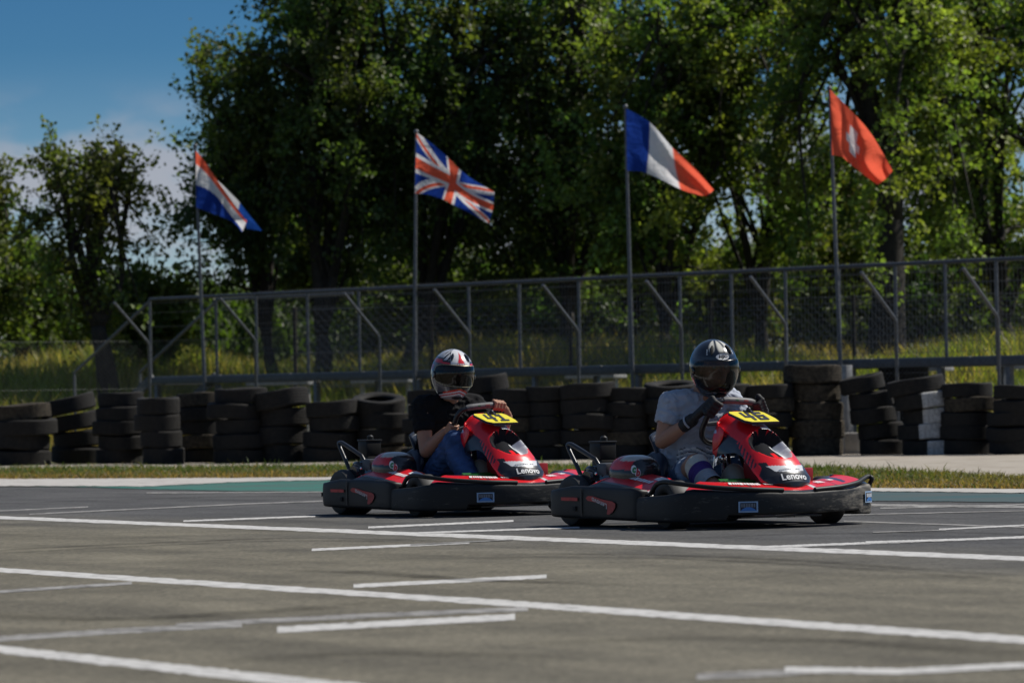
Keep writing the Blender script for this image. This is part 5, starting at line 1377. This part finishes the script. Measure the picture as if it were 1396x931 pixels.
def paint_red(az, el):
    W_, K, RD, G = (.66, .66, .67), (.015, .016, .02), (.56, .012, .02), (.25, .26, .28)
    a = abs(az)
    if el > 23:
        tri = 13 * (1 - (el - 24) / 44)
        if a < tri: return RD
        if a < tri + 2.5 and el < 62: return (.45, .45, .46)
        if a < 31 + (el - 22) * .3: return W_
        if a < 34 + (el - 22) * .3: return K
        if a < 62 + (el - 30) * .3:
            q = math.sin(a * .35 + el * .22)
            if el < 30 - (a - 30) * .02: return RD if a > 34 else K
            return (.50, .51, .53) if (q > -.25 and el > 34) else K
        if 24 < el < 36 and a < 130: return RD if el > 27 else (.25, .01, .02)
        return (.38, .39, .41) if el > 40 else (K if a > 130 else (.06, .06, .065))
    if el > 15 and a < 24: return RD
    if el < -20 or a > 76:
        k = el + 36 + a * .20      # V bands over the chin
        if a < 95:
            if k < -6: return (.30, .30, .31)
            if k < -1: return W_
            if k < 2: return RD
            if k < 5.5: return W_
            if k < 10: return (.55, .04, .02) if a < 60 else K
            return K if a < 34 else (.10, .10, .11)
        if el > 6: return RD if el < 18 else K
        if abs(k - 12) < 4: return W_
        return (.05, .05, .055)
    return K
M['chromeprint'] = mat('silver_print', (.6, .6, .6), .35, .3)
M['seal'] = mat('brass_seal', (.42, .36, .22), .4, .3)
M['dimgreen'] = mat('faded_green_print', (.03, .12, .05), .6); M['dimgrey'] = mat('faded_grey_print', (.16, .16, .16), .6); M['dimred'] = mat('faded_red_print', (.22, .05, .05), .6)
M['grip'] = mat('grey_grip', (.085, .085, .09), .6, noise=.3, nscale=60)

def torso(mb, secs, n=28):
    """secs: (centre, half width y, half depth, tilt deg): one closed surface through elliptical sections"""
    vs = []; fs = []
    C_ = catmull([s[0] for s in secs], 4); m = len(C_)
    idx = np.linspace(0, len(secs) - 1, m)
    hw = np.interp(idx, range(len(secs)), [s[1] for s in secs]); hd = np.interp(idx, range(len(secs)), [s[2] for s in secs]); yw = np.interp(idx, range(len(secs)), [s[3] for s in secs])
    for i, c in enumerate(C_):
        t = (C_[min(i + 1, m - 1)] - C_[max(i - 1, 0)]).normalized(); lat = Matrix.Rotation(R(yw[i]), 3, 'Z') @ Vector((0, 1, 0)); lat = (lat - t * lat.dot(t)).normalized(); fw = lat.cross(t)
        for k in range(n):
            a = 2 * pi * k / n; ca, sa = math.cos(a), math.sin(a); e = 2 / 2.5
            vs.append(c + lat * (math.copysign(abs(ca) ** e, ca) * hw[i]) + fw * (math.copysign(abs(sa) ** e, sa) * hd[i]))
    for i in range(m - 1):
        for k in range(n): fs.append((i * n + k, i * n + (k + 1) % n, (i + 1) * n + (k + 1) % n, (i + 1) * n + k))
    fs.append(tuple(range(n - 1, -1, -1))); fs.append(tuple((m - 1) * n + k for k in range(n)))
    mb.add(vs, fs)

def make_driver(kart, label, J, W, shirt_paint, leg_paint, shorts, gloves, hel, brace, hk=1.0):
    root = empty('person', kart.location.copy(), kart.rotation_euler.z); tag(root, label, 'person', 'kart drivers')
    SK = (.36, .185, .115); skinp = lambda co: SK
    hd = Vector(J['head']); fr = helmet_frame(hd, *J['look']); neck = V(*J['neck'])
    mb = MB()
    # body: trunk, neck, head with a face, arms with hands, legs and feet in one skin
    ts = J['torso']; torso(mb, [(s[0], s[1] * .90, s[2] * .88, s[3]) for s in ts])
    mb.limb([neck - V(0, 0, .04), neck + V(.0, 0, .02), hd - V(.0, 0, .06)], [.062, .056, .058])
    fm = fr.to_3x3()
    mb.ellipsoid(hd + fm @ V(.0, 0, .01), (.100, .078, .118), fm, 28); mb.ellipsoid(hd + fm @ V(.045, 0, -.05), (.055, .052, .06), fm, 18)
    mb.limb([hd + fm @ V(.098, 0, .012), hd + fm @ V(.116, 0, -.024)], [.010, .015], 10)
    for s in (-1, 1):
        mb.ellipsoid(hd + fm @ V(.086, .032 * s, .026), (.018, .026, .010), fm, 12); mb.ellipsoid(hd + fm @ V(.0, .080 * s, -.01), (.022, .012, .032), fm, 12)
        mb.ellipsoid(hd + fm @ V(.084, .032 * s, .008), (.012, .015, .010), fm, 12)
    mb.ellipsoid(hd + fm @ V(.092, 0, -.052), (.012, .024, .008), fm, 12); mb.ellipsoid(hd + fm @ V(.088, 0, -.066), (.014, .02, .008), fm, 12)
    for sd in ('R', 'L'):
        sh, el, wr = (V(*J[k + sd]) for k in ('sho', 'elb', 'wri'))
        m1 = lerp(sh, el, .45); f1 = lerp(el, wr, .3)
        mb.limb([sh, m1, el], [.056, .050, .041]); mb.limb([el, f1, lerp(el, wr, .75), wr], [.042, .045, .034, .028])
        hand_shapes(mb, W, J['grip' + sd], wr + (wr - el).normalized() * .015, 1.0, 0, 1 if sd == 'R' else -1)
        hp, kn, an, to = (V(*J[k + sd]) for k in ('hip', 'kne', 'ank', 'toe'))
        mb.limb([hp, lerp(hp, kn, .4), lerp(hp, kn, .85), kn], [.082, .076, .060, .056]); cf = lerp(kn, an, .3) + V(-.02, 0, -.015)
        mb.limb([kn, cf, lerp(kn, an, .75), an], [.054, .056, .040, .034]); mb.limb([an, lerp(an, to, .5) - V(0, 0, .01), to], [.034, .034, .028])
    body = fused('body', mb, M['skin'], root, .0045, 2, skinp)
    # eyes
    for s in (-1, 1):
        mb = MB(); mb.ellipsoid(hd + fm @ V(.093, .032 * s, .010), (.009, .012, .008), fm, 12); mb.build('eye', M['eye'], body)
    mb = MB(); mb.ellipsoid(hd + fm @ V(-.018, 0, .03), (.098, .086, .116), fm, 24); mb.build('hair', M['hair'], root)
    # shirt
    mb = MB(); torso(mb, ts)
    for sd in ('R', 'L'):
        sh, el = V(*J['sho' + sd]), V(*J['elb' + sd]); k = J['sleeve']
        mb.limb([lerp(V(*J['neck']), sh, .55) - V(0, 0, .02), sh + V(0, 0, .004)], [.062, .068]); 
        e = lerp(sh, el, k); mb.tube([sh, lerp(sh, e, .5), e, e + (el - sh).normalized() * .004], [.068, .066, .064, .06], 16)
    sh = fused('t_shirt', mb, M['cloth'], root, .0075, 4, shirt_paint, crease=.011)
    # legs of the trousers
    mb = MB(); torso(mb, [(ts[0][0] - V(.02, 0, .035), ts[0][1] * 1.0, ts[0][2] * 1.02, 0), (ts[0][0] + V(.0, 0, .02), ts[0][1] * 1.03, ts[0][2] * 1.03, 0), (ts[0][0] + V(.0, 0, .09), ts[0][1] * 1.02, ts[0][2] * 1.02, 0)])
    for sd in ('R', 'L'):
        hp, kn, an = (V(*J[k + sd]) for k in ('hip', 'kne', 'ank'))
        if shorts:
            e = lerp(hp, kn, .80); mb.limb([hp, lerp(hp, kn, .4)], [.098, .094]); mb.tube([lerp(hp, kn, .35), lerp(hp, kn, .6), e, e + (kn - hp).normalized() * .006], [.094, .088, .084, .076], 20)
        else:
            mb.limb([hp, lerp(hp, kn, .45), kn], [.100, .090, .074]); mb.limb([kn, lerp(kn, an, .3) + V(-.025, 0, -.02), lerp(kn, an, .7), an], [.074, .074, .062, .058])
    fused('shorts' if shorts else 'jeans', mb, M['denim'], root, .0075, 3, leg_paint, crease=.010)
    for sd in ('R', 'L'):
        an, to = V(*J['ank' + sd]), V(*J['toe' + sd]); mb = MB(); mb.limb([an + V(-.03, 0, -.03), an + V(.0, 0, -.025), lerp(an, to, .6) - V(0, 0, .012), to], [.036, .044, .042, .034]); mb.build('shoe', M['shoe'], root)
    if gloves:
        for sd in ('R', 'L'):
            mb = MB(); el, wr = V(*J['elb' + sd]), V(*J['wri' + sd]); hand_shapes(mb, W, J['grip' + sd], wr + (wr - el).normalized() * .015, 1.12, .004, 1 if sd == 'R' else -1)
            mb.limb([lerp(el, wr, .84), wr, wr + (wr - el).normalized() * .03], [.037, .036, .036])
            g = fused('glove', mb, M['glove'], root, .004, 2)
            mb = MB(); d = (wr - el).normalized(); c = wr + d * .004
            ring = catmull([c + (Matrix.Rotation(q, 3, d) @ d.orthogonal().normalized()) * .0385 for q in np.linspace(0, 2 * pi, 9)[:-1]], 3, True); mb.tube(ring[:14], .006, 6); mb.build('cuff_strap', M['palegrey2'], g)
    if brace:
        kn, an = V(*J['kneR']), V(*J['ankR']); d = (an - kn).normalized()
        c0, c1 = kn + d * .01, lerp(kn, an, .62)
        def sl(u, v):
            p = lerp(c0, c1, u); a = 2 * pi * v; o = d.orthogonal().normalized(); r = interp([0, .3, .6, 1], [.067, .071, .066, .056], u); off = V(-.012, 0, -.01) * math.sin(u * pi)
            return p + off + (Matrix.Rotation(a, 3, d) @ o) * (r + .0015 * math.sin(u * 60))
        def slp(u, v): return (.50, .48, .42) if u < .30 else ((.06, .035, .16) if u < .62 else (.30, .31, .34))
        mb = MB(); mb.grid(sl, 40, 28, slp); mb.build('knee_brace', M['cloth'], root, colors=True)
    make_helmet(root, fr, hel, M['visor'] if gloves else M['darkvisor'], gloves, hk)
    return root
M['eye'] = mat('eye', (.35, .33, .3), .2)
M['hair'] = mat('dark_hair', (.02, .015, .012), .7)
M['denim'] = painted('denim', .85, noise=.4, spec=.2, nscale=22)

k1 = make_kart('front', 'red and black go-kart with yellow plate 46, closest to the camera', 958, 22.2, '46', -6, None, seed=3)
k2 = make_kart('rear', 'red and black go-kart with yellow plate 41, following behind', 620, 25.2, '41', -4, None, seed=3)

W1 = Wheel((.215, .02, .555), 33, -5); steering_wheel(k1, W1)
J1 = dict(head=(.085, .010, .850), look=(-14, 9, 2), neck=(.0, .0, .735),
    torso=[(V(-.20, 0, .135), .170, .120, 0), (V(-.20, 0, .25), .165, .122, 0), (V(-.165, 0, .38), .168, .122, 0), (V(-.10, 0, .52), .182, .120, 0), (V(-.05, 0, .62), .178, .105, 0), (V(-.02, 0, .69), .130, .075, 0), (V(-.005, 0, .725), .070, .055, 0)],
    shoR=(-.05, -.180, .655), elbR=(-.06, -.235, .455), wriR=(.112, -.180, .553), gripR=R(-60),
    shoL=(-.02, .185, .665), elbL=(.05, .275, .46), wriL=(.20, .235, .585), gripL=R(48), sleeve=.52,
    hipR=(-.15, -.095, .16), kneR=(.235, -.225, .335), ankR=(.53, -.25, .16), toeR=(.66, -.22, .14),
    hipL=(-.15, .095, .16), kneL=(.26, .20, .36), ankL=(.53, .19, .15), toeL=(.66, .18, .14))
SH1 = (.36, .39, .45)
def shirt1(co):
    if .335 < co.z < .415 and co.x > -.10 and co.y > -.135 and co.y < .10:
        if (co.z + .02 * math.sin(co.y * 22) - .335) % .026 < .010: return (.72, .72, .73)
        if (co.z + .02 * math.sin(co.y * 22) - .335) % .026 < .015: return (.03, .03, .035)
    return SH1
def short1(co): 
    kn, hp = V(*J1['kneR']), V(*J1['hipR']); d = (kn - hp); t = (co - hp).dot(d) / d.dot(d)
    return (.20, .25, .33) if (t > .765 and co.y < 0) else (.055, .085, .14)
make_driver(k1, 'driver in grey T-shirt, denim shorts and black gloves steering kart 46', J1, W1, shirt1, short1, True, True, paint_black, True)

W2 = Wheel((.205, .025, .545), 33, 5); steering_wheel(k2, W2)
J2 = dict(head=(.015, -.030, .858), look=(-10, 7, -4), neck=(-.055, -.012, .735),
    torso=[(V(-.20, 0, .135), .165, .115, 0), (V(-.205, 0, .25), .155, .115, 0), (V(-.18, 0, .38), .160, .112, 0), (V(-.13, -.005, .52), .178, .112, 0), (V(-.09, -.008, .62), .176, .10, 0), (V(-.07, -.01, .69), .128, .072, 0), (V(-.058, -.012, .722), .068, .052, 0)],
    shoR=(-.085, -.190, .655), elbR=(-.005, -.215, .385), wriR=(.125, -.150, .505), gripR=R(-98),
    shoL=(-.065, .170, .66), elbL=(.06, .275, .47), wriL=(.225, .235, .585), gripL=R(40), sleeve=.55,
    hipR=(-.16, -.095, .16), kneR=(.235, -.150, .440), ankR=(.50, -.185, .15), toeR=(.64, -.18, .13),
    hipL=(-.16, .095, .16), kneL=(.25, .19, .43), ankL=(.52, .19, .15), toeL=(.65, .18, .13))
def jean2(co): 
    k = .5 + .5 * math.sin(co.x * 40 + co.z * 55); c = (.045, .085, .19); return tuple(x * (.8 + .35 * k) for x in c)
make_driver(k2, 'driver in black T-shirt and blue jeans with bare hands steering kart 41', J2, W2, lambda co: (.010, .010, .011), jean2, False, False, paint_red, False, 1.0)
